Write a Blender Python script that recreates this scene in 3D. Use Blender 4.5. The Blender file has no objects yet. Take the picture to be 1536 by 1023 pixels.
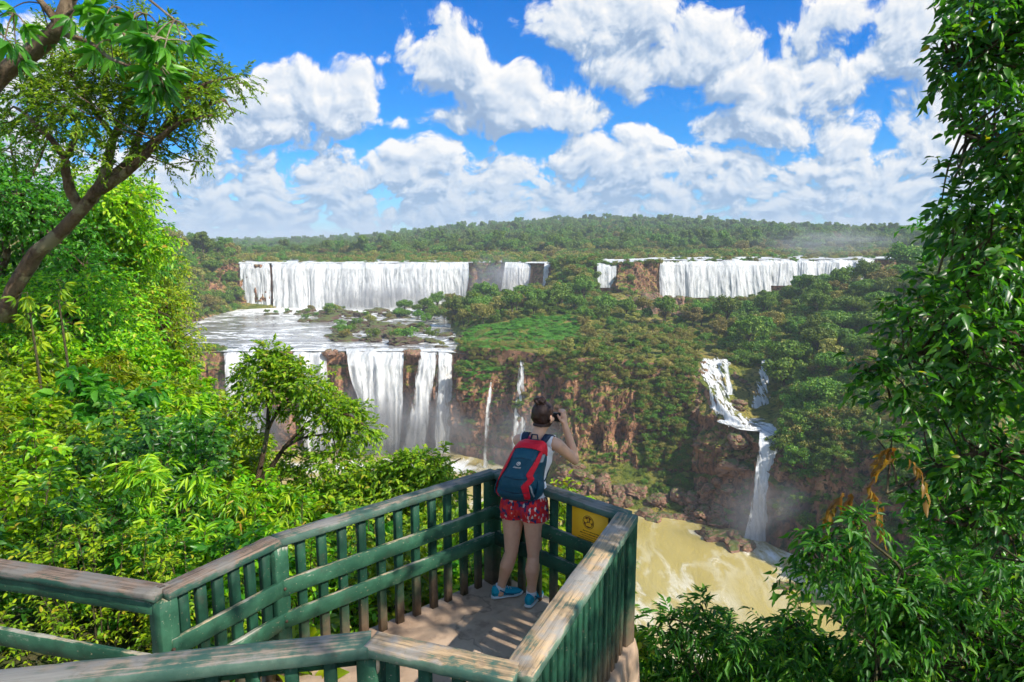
import bpy, bmesh, math, random
import numpy as np
from mathutils import Vector, Matrix, Quaternion
from mathutils.bvhtree import BVHTree

scene = bpy.context.scene
COL = scene.collection
R = math.radians

# ------------------------------------------------------------------ camera
CAMZ = 2.8
PITCH = 8.61
F = 1000.0            # focal length in photograph pixels (1536 wide)
cam_data = bpy.data.cameras.new('camera')
cam_data.sensor_width = 36.0
cam_data.lens = 36.0 * F / 1536.0
cam_data.clip_start = 0.05
cam_data.clip_end = 20000
cam = bpy.data.objects.new('camera', cam_data)
COL.objects.link(cam)
cam.location = (0, 0, CAMZ)
cam.rotation_euler = (R(90 - PITCH), 0, 0)
scene.camera = cam

def ray(px, py):
    """direction through a point of the view, with y component 1"""
    sx = (px - 768.0) / F; sy = (511.5 - py) / F
    c, s = math.cos(R(PITCH)), math.sin(R(PITCH))
    y = c + sy * s; z = -s + sy * c
    return sx / y, z / y
def at(px, py, Y):
    u, v = ray(px, py)
    return Vector((u * Y, Y, CAMZ + v * Y))
def onz(px, py, z):
    u, v = ray(px, py)
    Y = (z - CAMZ) / v
    return Vector((u * Y, Y, z))

# ------------------------------------------------------------------ sun and sky
SUN_AZ, SUN_EL = 124.0, 42.0          # azimuth clockwise from +Y
sund = Vector((math.sin(R(SUN_AZ)) * math.cos(R(SUN_EL)), math.cos(R(SUN_AZ)) * math.cos(R(SUN_EL)), math.sin(R(SUN_EL))))
ld = bpy.data.lights.new('sun', 'SUN'); ld.energy = 4.6; ld.angle = R(0.5); ld.color = (1.0, 0.93, 0.82)
sun = bpy.data.objects.new('sun', ld); COL.objects.link(sun)
sun.rotation_euler = sund.to_track_quat('Z', 'Y').to_euler()
sun.location = (30, -10, 60)
scene.view_settings.view_transform = 'Standard'
scene.view_settings.look = 'None'
scene.view_settings.gamma = 1.0
scene.view_settings.exposure = 0.6
scene.view_settings.use_curve_mapping = False

# node helper ------------------------------------------------------
class NT:
    def __init__(s, tree): s.t = tree; s.n = tree.nodes; s.l = tree.links
    def put(s, sock, v):
        if isinstance(v, bpy.types.NodeSocket): s.l.new(v, sock)
        elif v is not None:
            try: sock.default_value = v
            except Exception:
                sock.default_value = (*v, 1.0)
    def node(s, kind, **props):
        n = s.n.new(kind)
        for k, v in props.items(): setattr(n, k, v)
        return n
    def m(s, op, a, b=None, c=None, clamp=False):
        n = s.n.new('ShaderNodeMath'); n.operation = op; n.use_clamp = clamp
        s.put(n.inputs[0], a); s.put(n.inputs[1], b)
        if c is not None: s.put(n.inputs[2], c)
        return n.outputs[0]
    def v(s, op, a, b=None, c=None):
        n = s.n.new('ShaderNodeVectorMath'); n.operation = op
        s.put(n.inputs[0], a)
        if b is not None: s.put(n.inputs[1], b)
        if c is not None: s.put(n.inputs[2], c)
        return n.outputs['Value'] if op in ('DOT_PRODUCT', 'LENGTH', 'DISTANCE') else n.outputs[0]
    def mix(s, f, a, b, mode='MIX'):
        n = s.n.new('ShaderNodeMix'); n.data_type = 'RGBA'; n.blend_type = mode
        s.put(n.inputs[0], f); s.put(n.inputs[6], a); s.put(n.inputs[7], b)
        return n.outputs[2]
    def ss(s, x, a, b, lo=0.0, hi=1.0):
        n = s.n.new('ShaderNodeMapRange'); n.interpolation_type = 'SMOOTHSTEP'
        s.put(n.inputs[0], x); n.inputs[1].default_value = a; n.inputs[2].default_value = b
        n.inputs[3].default_value = lo; n.inputs[4].default_value = hi
        return n.outputs[0]
    def noise(s, vec, scale, detail=3.0, rough=0.5, dist=0.0, out='Fac', dims='3D', w=0.0):
        n = s.n.new('ShaderNodeTexNoise'); n.noise_dimensions = dims
        s.put(n.inputs['Vector'], vec); s.put(n.inputs['Scale'], scale)
        n.inputs['Detail'].default_value = detail; n.inputs['Roughness'].default_value = rough
        n.inputs['Distortion'].default_value = dist
        return n.outputs[out]
    def ramp(s, f, stops):
        n = s.n.new('ShaderNodeValToRGB'); e = n.color_ramp.elements
        while len(e) < len(stops): e.new(0.5)
        for i, (p, c) in enumerate(stops): e[i].position = p; e[i].color = (*c[:3], 1.0)
        s.put(n.inputs[0], f)
        return n.outputs[0]

def build_sky():
    w = bpy.data.worlds.new('World'); scene.world = w; w.use_nodes = True
    t = w.node_tree; t.nodes.clear(); T = NT(t)
    # cloud height field as a node group of a direction on the sky
    g = bpy.data.node_groups.new('cloud_field', 'ShaderNodeTree')
    g.interface.new_socket('P', in_out='INPUT', socket_type='NodeSocketVector')
    g.interface.new_socket('H', in_out='OUTPUT', socket_type='NodeSocketFloat')
    g.interface.new_socket('M', in_out='OUTPUT', socket_type='NodeSocketFloat')
    G = NT(g); gi = G.node('NodeGroupInput'); go = G.node('NodeGroupOutput')
    P = gi.outputs[0]
    wn = G.noise(P, 9.0, 2.0, 0.5, out='Color', dims='2D')
    wv = G.v('SCALE', G.v('SUBTRACT', wn, (0.5, 0.5, 0.5))); wv.node.inputs['Scale'].default_value = 0.055
    PW = G.v('ADD', P, wv)
    blobs = [  # centre x, y, radius x, y in view pixels : strength
        (690, 100, 75, 55, 1), (640, 75, 40, 30, .8), (750, 140, 90, 50, 1), (840, 160, 85, 42, 1), (770, 175, 140, 30, .9),
        (660, 30, 70, 22, .55), (615, 55, 25, 25, .5), (560, 85, 18, 12, .35), (570, 118, 16, 12, .35), (612, 185, 25, 16, .45),
        (480, 140, 75, 55, 1), (410, 150, 75, 40, .9), (520, 175, 55, 35, .9), (390, 205, 95, 38, .9), (330, 220, 60, 40, .8),
        (880, 35, 90, 65, 1), (930, 95, 60, 50, .8), (960, 20, 60, 40, .9), (1050, 70, 85, 55, 1), (1120, 120, 80, 50, 1),
        (1200, 60, 45, 40, .9), (1180, 120, 95, 50, 1), (1260, 30, 60, 38, .8), (1250, 130, 70, 42, .9), (1370, 60, 80, 80, .8),
        (1400, 180, 70, 70, .8), (1290, 150, 40, 30, .6), (1150, 190, 90, 40, .85), (1270, 200, 45, 55, .9), (1010, 150, 80, 25, .5),
        (960, 215, 40, 32, .95), (1000, 222, 24, 18, .7), (870, 240, 50, 34, .95), (940, 270, 90, 45, .9), (850, 210, 20, 14, .5),
        (640, 245, 75, 34, .9), (700, 260, 60, 30, .85), (520, 260, 100, 34, .85), (600, 290, 130, 36, .8), (760, 310, 160, 34, .8),
        (320, 290, 110, 40, .75), (430, 300, 120, 36, .7), (260, 265, 60, 22, .6), (1080, 285, 120, 34, .85), (1200, 270, 130, 45, .85),
        (1330, 290, 140, 60, .85), (1000, 320, 260, 26, .75), (1400, 320, 200, 40, .8), (450, 335, 260, 20, .6),
        (60, 110, 110, 80, .8), (-60, 200, 160, 120, .8), (120, 260, 120, 60, .6), (1600, 120, 140, 120, .8), (1650, 300, 200, 90, .7)]
    acc = None
    for (x, y, rx, ry, s) in blobs:
        u, v = ray(x, y); u2, _ = ray(x + rx, y); _, v2 = ray(x, y - ry)
        ax, ay = 1.0 / abs(u2 - u), 1.0 / abs(v2 - v)
        d = G.v('MULTIPLY_ADD', PW, (ax, ay, 0), (-u * ax, -v * ay, 0))
        q = G.v('DOT_PRODUCT', d, d)
        e = G.m('MULTIPLY_ADD', q, -s * 0.55, s)
        acc = e if acc is None else G.m('MAXIMUM', acc, e)
    acc = G.m('MAXIMUM', acc, -1.2)
    vo = G.node('ShaderNodeTexVoronoi', feature='F1', voronoi_dimensions='2D'); G.put(vo.inputs['Vector'], PW)
    vo.inputs['Scale'].default_value = 22.0; vo.inputs['Detail'].default_value = 4.0
    vo.inputs['Roughness'].default_value = 0.6; vo.normalize = True
    puff = G.m('SUBTRACT', 0.62, vo.outputs['Distance'])
    nz = G.noise(PW, 13.0, 8.0, 0.60, dims='2D')
    spz = G.node('ShaderNodeSeparateXYZ'); G.l.new(P, spz.inputs[0])
    band = G.m('MULTIPLY', G.ss(spz.outputs[1], -0.04, 0.03), G.ss(spz.outputs[1], 0.10, 0.17, 1.0, 0.0))
    acc2 = G.m('MAXIMUM', acc, G.m('SUBTRACT', G.m('MULTIPLY', band, 1.12), 0.4))
    h = G.m('MULTIPLY_ADD', puff, 0.95, G.m('SUBTRACT', acc2, 0.60))
    h = G.m('ADD', h, G.m('MULTIPLY', G.m('SUBTRACT', nz, 0.48), 1.6))
    low = G.ss(spz.outputs[1], 0.05, 0.20, 1.0, 0.0)
    nl = G.noise(G.v('MULTIPLY', PW, (30.0, 62.0, 1.0)), 1.0, 3.0, 0.55, dims='2D')
    h = G.m('ADD', h, G.m('MULTIPLY', G.m('MULTIPLY', G.m('SUBTRACT', nl, 0.5), low), 1.5))
    G.l.new(h, go.inputs[0]); G.l.new(acc, go.inputs[1])

    tc = T.node('ShaderNodeTexCoord'); sp = T.node('ShaderNodeSeparateXYZ'); T.l.new(tc.outputs['Generated'], sp.inputs[0])
    yy = T.m('MAXIMUM', T.m('ABSOLUTE', sp.outputs[1]), 0.12)
    u = T.m('DIVIDE', sp.outputs[0], yy); v = T.m('DIVIDE', sp.outputs[2], yy)
    cb = T.node('ShaderNodeCombineXYZ'); T.l.new(u, cb.inputs[0]); T.l.new(v, cb.inputs[1]); P = cb.outputs[0]
    def field(off):
        n = T.node('ShaderNodeGroup'); n.node_tree = g
        T.l.new(T.v('ADD', P, off), n.inputs[0]) if off else T.l.new(P, n.inputs[0])
        return n.outputs[0], n.outputs[1]
    h0, m0 = field(None); h1, _ = field((0.007, 0.012, 0)); h2, m2 = field((0.016, 0.05, 0))
    alpha = T.ss(h0, 0.0, 0.32)
    lit = T.m('SUBTRACT', h0, h1)
    under = T.m('SUBTRACT', h2, h0)
    b = T.m('ADD', 0.76, T.m('MULTIPLY', lit, 0.75))
    b = T.m('SUBTRACT', b, T.m('MULTIPLY', T.ss(under, -0.25, 0.7), 0.44))
    # thick cores slightly greyer, low clouds greyer and bluer with distance
    b = T.m('SUBTRACT', b, T.m('MULTIPLY', T.ss(h0, 0.3, 1.3), 0.14))
    b = T.m('MINIMUM', T.m('MAXIMUM', b, 0.30), 1.03)
    white = T.ramp(b, [(0.0, (0.16, 0.27, 0.46)), (0.45, (0.36, 0.48, 0.66)), (0.72, (0.68, 0.75, 0.84)), (1.0, (0.98, 0.96, 0.93))])
    far = T.ss(v, 0.0, 0.16, 1.0, 0.0)
    white = T.mix(T.m('MULTIPLY', far, 0.62), white, (0.30, 0.47, 0.70, 1))
    sky = T.node('ShaderNodeTexSky'); sky.sky_type = 'NISHITA'; sky.sun_disc = False
    sky.sun_elevation = R(SUN_EL); sky.sun_rotation = R(SUN_AZ); sky.air_density = 1.0; sky.dust_density = 0.2; sky.ozone_density = 3.0
    tint = T.ramp(T.m('MULTIPLY', v, 2.0), [(0.0, (0.36, 0.62, 0.90)), (0.3, (0.06, 0.48, 0.92)), (0.68, (0.0, 0.42, 0.95)), (0.80, (0.3, 0.62, 0.95)), (1.0, (1.0, 1.0, 1.0))])
    tint = T.mix(T.ss(sp.outputs[1], -0.15, 0.12, 1.0, 0.0), tint, (1.15, 1.1, 1.0, 1))
    sk = T.mix(1.0, sky.outputs[0], tint, 'MULTIPLY')
    front = T.ss(sp.outputs[1], -0.1, 0.2)
    sk = T.mix(T.m('MULTIPLY', front, T.ss(v, 0.42, 0.34)), sk, T.v('MULTIPLY', sk, (0.82, 0.82, 0.82)))
    cl = T.v('SCALE', white); cl.node.inputs['Scale'].default_value = 1.0 / 0.15 / 1.40
    up = T.m('GREATER_THAN', sp.outputs[2], -0.02)
    al = T.m('MULTIPLY', T.m('MULTIPLY', alpha, 0.97), up)
    c = T.mix(al, sk, cl)
    bg = T.node('ShaderNodeBackground'); T.l.new(c, bg.inputs[0]); bg.inputs[1].default_value = 0.15
    out = T.node('ShaderNodeOutputWorld'); T.l.new(bg.outputs[0], out.inputs[0])
    try: w.cycles.sampling_method = 'MANUAL'; w.cycles.sample_map_resolution = 512
    except Exception: pass
build_sky()

cy = scene.cycles
cy.max_bounces = 6; cy.diffuse_bounces = 3; cy.glossy_bounces = 2; cy.transmission_bounces = 4
cy.transparent_max_bounces = 12; cy.volume_bounces = 0
cy.use_denoising = True
cy.use_adaptive_sampling = True; cy.adaptive_threshold = 0.03; cy.adaptive_min_samples = 8
cy.caustics_reflective = False; cy.caustics_refractive = False
cy.volume_step_rate = 2.0
cy.volume_max_steps = 128
# ------------------------------------------------------------------ helpers
rng = np.random.default_rng(7)
random.seed(11)

def mesh_np(name, verts, faces, smooth=False, mats=None, fmat=None):
    """verts (n,3); faces: array (m,k) or list of such arrays"""
    if not isinstance(faces, (list, tuple)): faces = [faces]
    faces = [np.asarray(f, dtype=np.int32) for f in faces if len(f)]
    me = bpy.data.meshes.new(name)
    verts = np.asarray(verts, dtype=np.float32)
    me.vertices.add(len(verts)); me.vertices.foreach_set('co', verts.ravel())
    loops = np.concatenate([f.ravel() for f in faces])
    tot = np.concatenate([np.full(len(f), f.shape[1], dtype=np.int32) for f in faces])
    start = np.concatenate([[0], np.cumsum(tot)[:-1]]).astype(np.int32)
    me.loops.add(len(loops)); me.loops.foreach_set('vertex_index', loops)
    me.polygons.add(len(tot)); me.polygons.foreach_set('loop_start', start); me.polygons.foreach_set('loop_total', tot)
    if smooth: me.polygons.foreach_set('use_smooth', np.ones(len(tot), dtype=bool))
    if fmat is not None: me.polygons.foreach_set('material_index', np.asarray(fmat, dtype=np.int32))
    me.update(calc_edges=True); me.validate()
    for m in (mats or []): me.materials.append(m)
    return me

def link(name, me, parent=None, label=None, cat=None, group=None, kind=None, loc=None):
    o = bpy.data.objects.new(name, me); COL.objects.link(o)
    if parent: o.parent = parent
    if label: o['label'] = label
    if cat: o['category'] = cat
    if group: o['group'] = group
    if kind: o['kind'] = kind
    if loc is not None: o.location = loc
    return o
def thing(name, label, cat, loc=(0, 0, 0), rz=0.0, group=None, scale=None):
    o = link(name, None, None, label, cat, group, None, loc)
    o.rotation_euler = (0, 0, rz)
    if scale is not None: o.scale = scale
    return o

class MB:
    """collects shapes into one mesh"""
    def __init__(s): s.v = []; s.f4 = []; s.f3 = []; s.n = 0
    def add(s, v, f4=None, f3=None):
        v = np.asarray(v, dtype=float)
        if f4 is not None and len(f4): s.f4.append(np.asarray(f4) + s.n)
        if f3 is not None and len(f3): s.f3.append(np.asarray(f3) + s.n)
        s.v.append(v); s.n += len(v)
    def tube(s, pts, rad, k=8, cap=True):
        pts = np.asarray(pts, dtype=float); n = len(pts)
        rad = np.broadcast_to(np.asarray(rad, dtype=float), (n,))
        t = np.gradient(pts, axis=0); t /= np.linalg.norm(t, axis=1)[:, None] + 1e-9
        up = np.array([0, 0, 1.0]) if abs(t[0][2]) < 0.9 else np.array([1.0, 0, 0])
        a = np.cross(t[0], up); a /= np.linalg.norm(a)
        V = []
        ang = np.arange(k) * 2 * math.pi / k
        for i in range(n):
            a = a - t[i] * a.dot(t[i]); a /= np.linalg.norm(a) + 1e-9
            b = np.cross(t[i], a)
            V.append(pts[i] + rad[i] * (np.cos(ang)[:, None] * a + np.sin(ang)[:, None] * b))
        V = np.concatenate(V)
        i = np.arange(n - 1)[:, None] * k; j = np.arange(k)[None, :]; j2 = (j + 1) % k
        F = np.stack([i + j, i + j2, i + k + j2, i + k + j], axis=-1).reshape(-1, 4)
        f3 = []
        if cap:
            V = np.concatenate([V, pts[:1], pts[-1:]])
            c0, c1 = n * k, n * k + 1
            for q in range(k):
                f3.append((c0, (q + 1) % k, q)); f3.append((c1, (n - 1) * k + q, (n - 1) * k + (q + 1) % k))
        s.add(V, F, f3)
    def bar(s, a, b, w, h, up=(0, 0, 1), bev=0.0, seg=1, jit=0.0):
        """a beam from a to b with width w and height h (chamfered section), seg rings along it"""
        a = np.asarray(a, float); b = np.asarray(b, float); d = b - a; L = np.linalg.norm(d); d /= L
        up = np.asarray(up, float); sx = np.cross(d, up); sx /= np.linalg.norm(sx); uz = np.cross(sx, d)
        e = bev
        if e > 0:
            sec = [(-w/2+e, -h/2), (w/2-e, -h/2), (w/2, -h/2+e), (w/2, h/2-e), (w/2-e, h/2), (-w/2+e, h/2), (-w/2, h/2-e), (-w/2, -h/2+e)]
        else:
            sec = [(-w/2, -h/2), (w/2, -h/2), (w/2, h/2), (-w/2, h/2)]
        sec = np.array(sec); k = len(sec); V = []
        for i in range(seg + 1):
            p = a + d * L * i / seg
            q = sec + (rng.normal(0, jit, sec.shape) if jit else 0)
            V.append(p + q[:, :1] * sx + q[:, 1:] * uz)
        V = np.concatenate(V)
        i = np.arange(seg)[:, None] * k; j = np.arange(k)[None, :]; j2 = (j + 1) % k
        F = np.stack([i + j, i + j2, i + k + j2, i + k + j], axis=-1).reshape(-1, 4)
        f3 = []
        for q in range(1, k - 1):
            f3.append((0, q + 1, q)); f3.append((seg * k, seg * k + q, seg * k + q + 1))
        s.add(V, F, f3)
    def ell(s, c, r, nu=16, nv=10, rot=None):
        u = np.linspace(0, 2 * math.pi, nu, endpoint=False); v = np.linspace(0, math.pi, nv + 1)[1:-1]
        U, W = np.meshgrid(u, v)
        P = np.stack([np.sin(W) * np.cos(U), np.sin(W) * np.sin(U), np.cos(W)], -1).reshape(-1, 3)
        P = np.concatenate([P, [[0, 0, 1], [0, 0, -1]]]) * np.asarray(r, float)
        if rot is not None: P = P @ np.array(rot).T
        P = P + np.asarray(c, float)
        F = []; m = nv - 1
        for i in range(m - 1):
            for j in range(nu): F.append((i*nu+j, (i+1)*nu+j, (i+1)*nu+(j+1) % nu, i*nu+(j+1) % nu))
        T3 = []
        for j in range(nu):
            T3.append((m*nu, j, (j+1) % nu)); T3.append((m*nu+1, (m-1)*nu+(j+1) % nu, (m-1)*nu+j))
        s.add(P, F, T3)
    def mesh(s, name, mat=None, smooth=False):
        fs = []
        if s.f4: fs.append(np.concatenate(s.f4))
        if s.f3: fs.append(np.concatenate(s.f3))
        return mesh_np(name, np.concatenate(s.v), fs, smooth, [mat] if mat else None)
    def build(s, name, mat, parent=None, smooth=False, **kw):
        return link(name, s.mesh(name, mat, smooth), parent, **kw)

# ---- vectorised value noise (3-D), fbm
_pr = np.random.default_rng(3)
_TAB = _pr.random(65536).astype(np.float32)
def _h(ix, iy, iz):
    return _TAB[(ix * 73856093 ^ iy * 19349663 ^ iz * 83492791) & 65535]
def vnoise(p):
    p = np.asarray(p, dtype=np.float64); i = np.floor(p).astype(np.int64); f = p - i; f = f * f * (3 - 2 * f)
    x, y, z = i[..., 0], i[..., 1], i[..., 2]; fx, fy, fz = f[..., 0], f[..., 1], f[..., 2]
    def L(a, b, t): return a + (b - a) * t
    return L(L(L(_h(x, y, z), _h(x+1, y, z), fx), L(_h(x, y+1, z), _h(x+1, y+1, z), fx), fy),
             L(L(_h(x, y, z+1), _h(x+1, y, z+1), fx), L(_h(x, y+1, z+1), _h(x+1, y+1, z+1), fx), fy), fz) * 2 - 1
def fbm(p, octv=4, gain=0.5, ridge=False):
    p = np.asarray(p, float); a = 1.0; s = 0; t = 0
    for k in range(octv):
        n = vnoise(p + 17.3 * k)
        if ridge: n = 1 - 2 * np.abs(n)
        s = s + a * n; t += a; a *= gain; p = p * 2.03
    return s / t

# ---- materials
def new_mat(name):
    m = bpy.data.materials.new(name); m.use_nodes = True
    t = m.node_tree; t.nodes.clear(); T = NT(t)
    out = T.node('ShaderNodeOutputMaterial')
    return m, T, out
def principled(T, out, col, rough=0.7, spec=0.3, **kw):
    b = T.node('ShaderNodeBsdfPrincipled')
    T.put(b.inputs['Base Color'], col if isinstance(col, bpy.types.NodeSocket) else (*col[:3], 1.0))
    T.put(b.inputs['Roughness'], rough); T.put(b.inputs['Specular IOR Level'], spec)
    for k, v in kw.items(): T.put(b.inputs[k.replace('_', ' ')], v)
    if out: T.l.new(b.outputs[0], out.inputs[0])
    return b
def bump(T, b, h, strength=0.4, dist=0.02):
    n = T.node('ShaderNodeBump'); n.inputs['Strength'].default_value = strength; n.inputs['Distance'].default_value = dist
    T.l.new(h, n.inputs['Height']); T.l.new(n.outputs[0], b.inputs['Normal'])

def leaf_mat(name, stops, trans=0.35, tcol=None, rough=0.45, spec=0.35, tree_var=0.0):
    """leaf colour differs per leaf; light comes through from behind"""
    m, T, out = new_mat(name)
    g = T.node('ShaderNodeNewGeometry')
    c = T.ramp(g.outputs['Random Per Island'], stops)
    if tree_var:
        oi = T.node('ShaderNodeObjectInfo')
        hs = T.node('ShaderNodeHueSaturation')
        T.l.new(T.m('MULTIPLY_ADD', oi.outputs['Random'], 0.05 * tree_var, 0.5 - 0.025 * tree_var), hs.inputs['Hue'])
        T.l.new(T.m('MULTIPLY_ADD', oi.outputs['Random'], 0.55 * tree_var, 1 - 0.28 * tree_var), hs.inputs['Value'])
        T.l.new(c, hs.inputs['Color']); c = hs.outputs[0]
    b = principled(T, None, c, rough, spec)
    tr = T.node('ShaderNodeBsdfTranslucent')
    T.l.new(T.mix(1.0, c, tcol or (1.5, 1.6, 0.5, 1), 'MULTIPLY'), tr.inputs[0])
    mx = T.node('ShaderNodeMixShader'); mx.inputs[0].default_value = trans
    T.l.new(b.outputs[0], mx.inputs[1]); T.l.new(tr.outputs[0], mx.inputs[2]); T.l.new(mx.outputs[0], out.inputs[0])
    return m

def bark_mat(name, c1, c2, scale=6.0, lichen=None):
    m, T, out = new_mat(name)
    tc = T.node('ShaderNodeTexCoord'); P = tc.outputs['Object']
    n = T.noise(P, scale, 6.0, 0.65, 0.4)
    c = T.ramp(n, [(0.3, c1), (0.7, c2)])
    if lichen:
        c = T.mix(T.ss(T.noise(P, scale * 0.45, 4.0, 0.6), 0.52, 0.62), c, (*lichen, 1))
    b = principled(T, out, c, 0.9, 0.15)
    mp = T.node('ShaderNodeMapping'); T.l.new(P, mp.inputs[0]); mp.inputs['Scale'].default_value = (1.6, 1.6, 0.5)
    bump(T, b, T.noise(mp.outputs[0], scale * 2.2, 7.0, 0.75, 0.8), 1.0, 0.06 if scale < 10 else 0.01)
    return m

M = {}
M['bark'] = bark_mat('bark', (0.035, 0.024, 0.016), (0.16, 0.11, 0.07), 5.0, (0.24, 0.20, 0.12))
M['bark_pale'] = bark_mat('pale_bark', (0.12, 0.08, 0.05), (0.42, 0.31, 0.2), 7.0, (0.5, 0.42, 0.3))
M['bark_far'] = bark_mat('far_bark', (0.05, 0.04, 0.03), (0.16, 0.13, 0.1), 0.6)
M['leaf_far'] = leaf_mat('far_leaves', [(0.0, (0.040, 0.100, 0.009)), (0.5, (0.105, 0.205, 0.018)), (1.0, (0.23, 0.31, 0.035))], 0.22, tree_var=1.0, rough=0.6)
M['leaf_far_olive'] = leaf_mat('far_olive_leaves', [(0.0, (0.10, 0.12, 0.02)), (0.5, (0.24, 0.23, 0.04)), (1.0, (0.42, 0.34, 0.10))], 0.22, tree_var=1.0, rough=0.6)
M['reed'] = leaf_mat('reed_green', [(0.0, (0.06, 0.20, 0.02)), (0.5, (0.11, 0.33, 0.035)), (1.0, (0.20, 0.42, 0.05))], 0.3)
M['leaf_far_bright'] = leaf_mat('far_bright_leaves', [(0.0, (0.05, 0.12, 0.010)), (0.5, (0.11, 0.22, 0.018)), (1.0, (0.19, 0.30, 0.035))], 0.25, tree_var=0.8, rough=0.6)
# ------------------------------------------------------------------ the far land: one continuous terrain from canyon floor to horizon
ZR, ZB = -57.0, -29.2         # canyon river level, basin level
TAB = {
 -400: [(60,-59),(70,-40),(90,-20),(150,-10),(240,-2),(270,6),(320,12),(450,14)],
  150: [(140,-59),(148,-50),(172,-24),(200,-18),(240,-6),(270,3),(320,8),(450,10)],
  225: [(160,-59),(166,-51),(184,-29.0),(205,-28.5),(226,-26),(262,-9),(310,2),(450,5)],
  265: [(165,-59),(172,-51),(186,-28.7),(200,-30.2),(238,-29.3),(268,-13),(305,0),(450,3)],
  310: [(178,-59),(184,-53),(190,-28.4),(210,-30.4),(272,-29.6),(298,-16),(325,-6),(450,-2)],
  352: [(185,-59),(186.5,-55),(191,-29.9),(240,-30.5),(303,-29.2),(318,-26),(326,-8.0),(450,-7)],
  420: [(186,-59),(187.5,-55),(192,-30.0),(240,-30.6),(314,-30.4),(322,-28),(326,-9.1),(450,-8.6)],
  600: [(186,-59),(187.5,-55),(192,-30.0),(240,-30.6),(314,-30.4),(322,-28),(326,-9.1),(450,-8.6)],
  672: [(184,-59),(185.5,-55),(190,-29.8),(225,-30.0),(300,-28.6),(325,-27),(329,-9.0),(450,-8.6)],
  715: [(176,-59),(180,-54),(186,-27.6),(205,-27.2),(250,-25.5),(328,-27),(333,-8.4),(450,-8)],
  780: [(166,-59),(172,-53),(179,-27.0),(195,-26.8),(225,-23.0),(323,-25),(328,-8.2),(450,-7.5)],
  860: [(148,-59),(158,-51),(171,-27.5),(190,-26),(225,-23),(275,-15),(300,-8.0),(450,-7)],
  900: [(144,-59),(156,-51),(168,-27.5),(188,-26),(220,-24),(288,-20.5),(293,-7.2),(450,-7)],
  930: [(140,-59),(154,-51),(167,-27.5),(186,-26),(218,-24.5),(282,-19.5),(290,-6.9),(450,-6.5)],
 1000: [(136,-59),(150,-51),(163,-27.8),(180,-26),(208,-25),(290,-22.5),(296,-6.4),(450,-6.0)],
 1050: [(134,-59),(147,-50),(158,-30),(172,-28.5),(200,-27),(291,-22.5),(297,-6.2),(450,-6)],
 1095: [(132,-59),(137,-46),(146,-35.5),(173,-29.2),(192,-27),(292,-23),(298,-6.1),(450,-5.5)],
 1135: [(131,-59),(133,-44),(137,-38.2),(150,-36.8),(184,-27.5),(292,-22),(298,-6.0),(450,-5.5)],
 1165: [(126,-59),(129,-44),(133,-38.4),(148,-36.5),(200,-23.5),(293,-21),(299,-6.0),(450,-5.5)],
 1200: [(121,-59),(126,-47),(132,-36),(150,-31),(222,-18.0),(293,-19.5),(299,-6.0),(450,-5.5)],
 1260: [(113,-59),(120,-44),(130,-34),(150,-27),(222,-15.5),(293,-18),(299,-6.0),(450,-5.0)],
 1340: [(100,-59),(109,-44),(122,-32),(145,-25),(216,-12.5),(293,-16),(299,-5.8),(450,-5.0)],
 1450: [(84,-59),(95,-42),(112,-30),(140,-21),(215,-9),(293,-12),(299,-5.4),(450,-4)],
 1700: [(66,-59),(80,-40),(100,-26),(130,-15),(170,-6),(215,-2),(299,0),(450,2)],
 2400: [(50,-59),(66,-38),(90,-22),(120,-10),(170,0),(215,4),(299,6),(450,8)],
}
_ck = np.array(sorted(TAB)); _ct = np.array([TAB[k] for k in _ck], float)      # (c, 8, 2)
FARST = [(620, -3), (820, 2), (1150, 6), (1700, 6), (3200, 8), (7000, -10)]
def hill(px, Y):
    u = np.asarray(px, float)
    h = 19 * np.exp(-((u - 880) / 190.0) ** 2) + 7 * np.exp(-((u - 1080) / 160.0) ** 2) + 4 * np.exp(-((u - 640) / 130.0) ** 2)
    off = np.interp(u, [370, 500, 600, 700, 800], [-16, -13, -8, -3, 0]) * np.clip((Y - 450) / 150.0, 0, 1)
    return off + 1.25 * h * np.exp(-((Y - 1100) / 380.0) ** 2) + (2.5 * np.sin(u / 170.0) + 2) * (Y > 560)
def colprof(px):
    """(n, S, 2) stage table for view columns"""
    px = np.asarray(px, float); out = np.zeros((len(px), 8 + len(FARST), 2))
    for s in range(8):
        for k in range(2): out[:, s, k] = np.interp(px, _ck, _ct[:, s, k])
    out[:, 6:8, 1] -= 0.55 * ((px > 366) & ~((px > 700) & (px < 757)) & ~((px > 828) & (px < 892)))[:, None]
    for i, (Y, z) in enumerate(FARST):
        out[:, 8 + i, 0] = Y; out[:, 8 + i, 1] = z + hill(px, Y)
    return out
UPX = lambda px: (np.asarray(px, float) - 768.0) / 985.0
cols_px = np.concatenate([np.arange(-400, 160, 16), np.arange(160, 1480, 1.8), np.arange(1480, 2400, 20)])
prof = colprof(cols_px)
segs = [14, 62, 26, 34, 34, 44, 16, 10, 10, 12, 10, 10, 8]
rows = []; cliffw = []; 
for s, n in enumerate(segs):
    t = np.linspace(0, 1, n, endpoint=False)[None, :, None]
    a, b = prof[:, s:s+1], prof[:, s+1:s+2]
    rows.append(a + (b - a) * t)
    w = np.zeros(n); tt = np.linspace(0, 1, n, endpoint=False)
    if s == 1: w = np.sin(np.clip(tt * 1.15, 0, 1) * math.pi) ** 0.4
    if s == 0: w = tt * 0.5
    if s == 5: w = np.full(n, 0.9)
    if s == 4: w = tt * 0.2
    cliffw.append(w)
rows.append(prof[:, -1:]); cliffw.append([0])
rows = np.concatenate(rows, 1); cliffw = np.concatenate(cliffw)[None, :]
Yg, Zg = rows[..., 0], rows[..., 1]; Xg = UPX(cols_px)[:, None] * Yg
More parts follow.
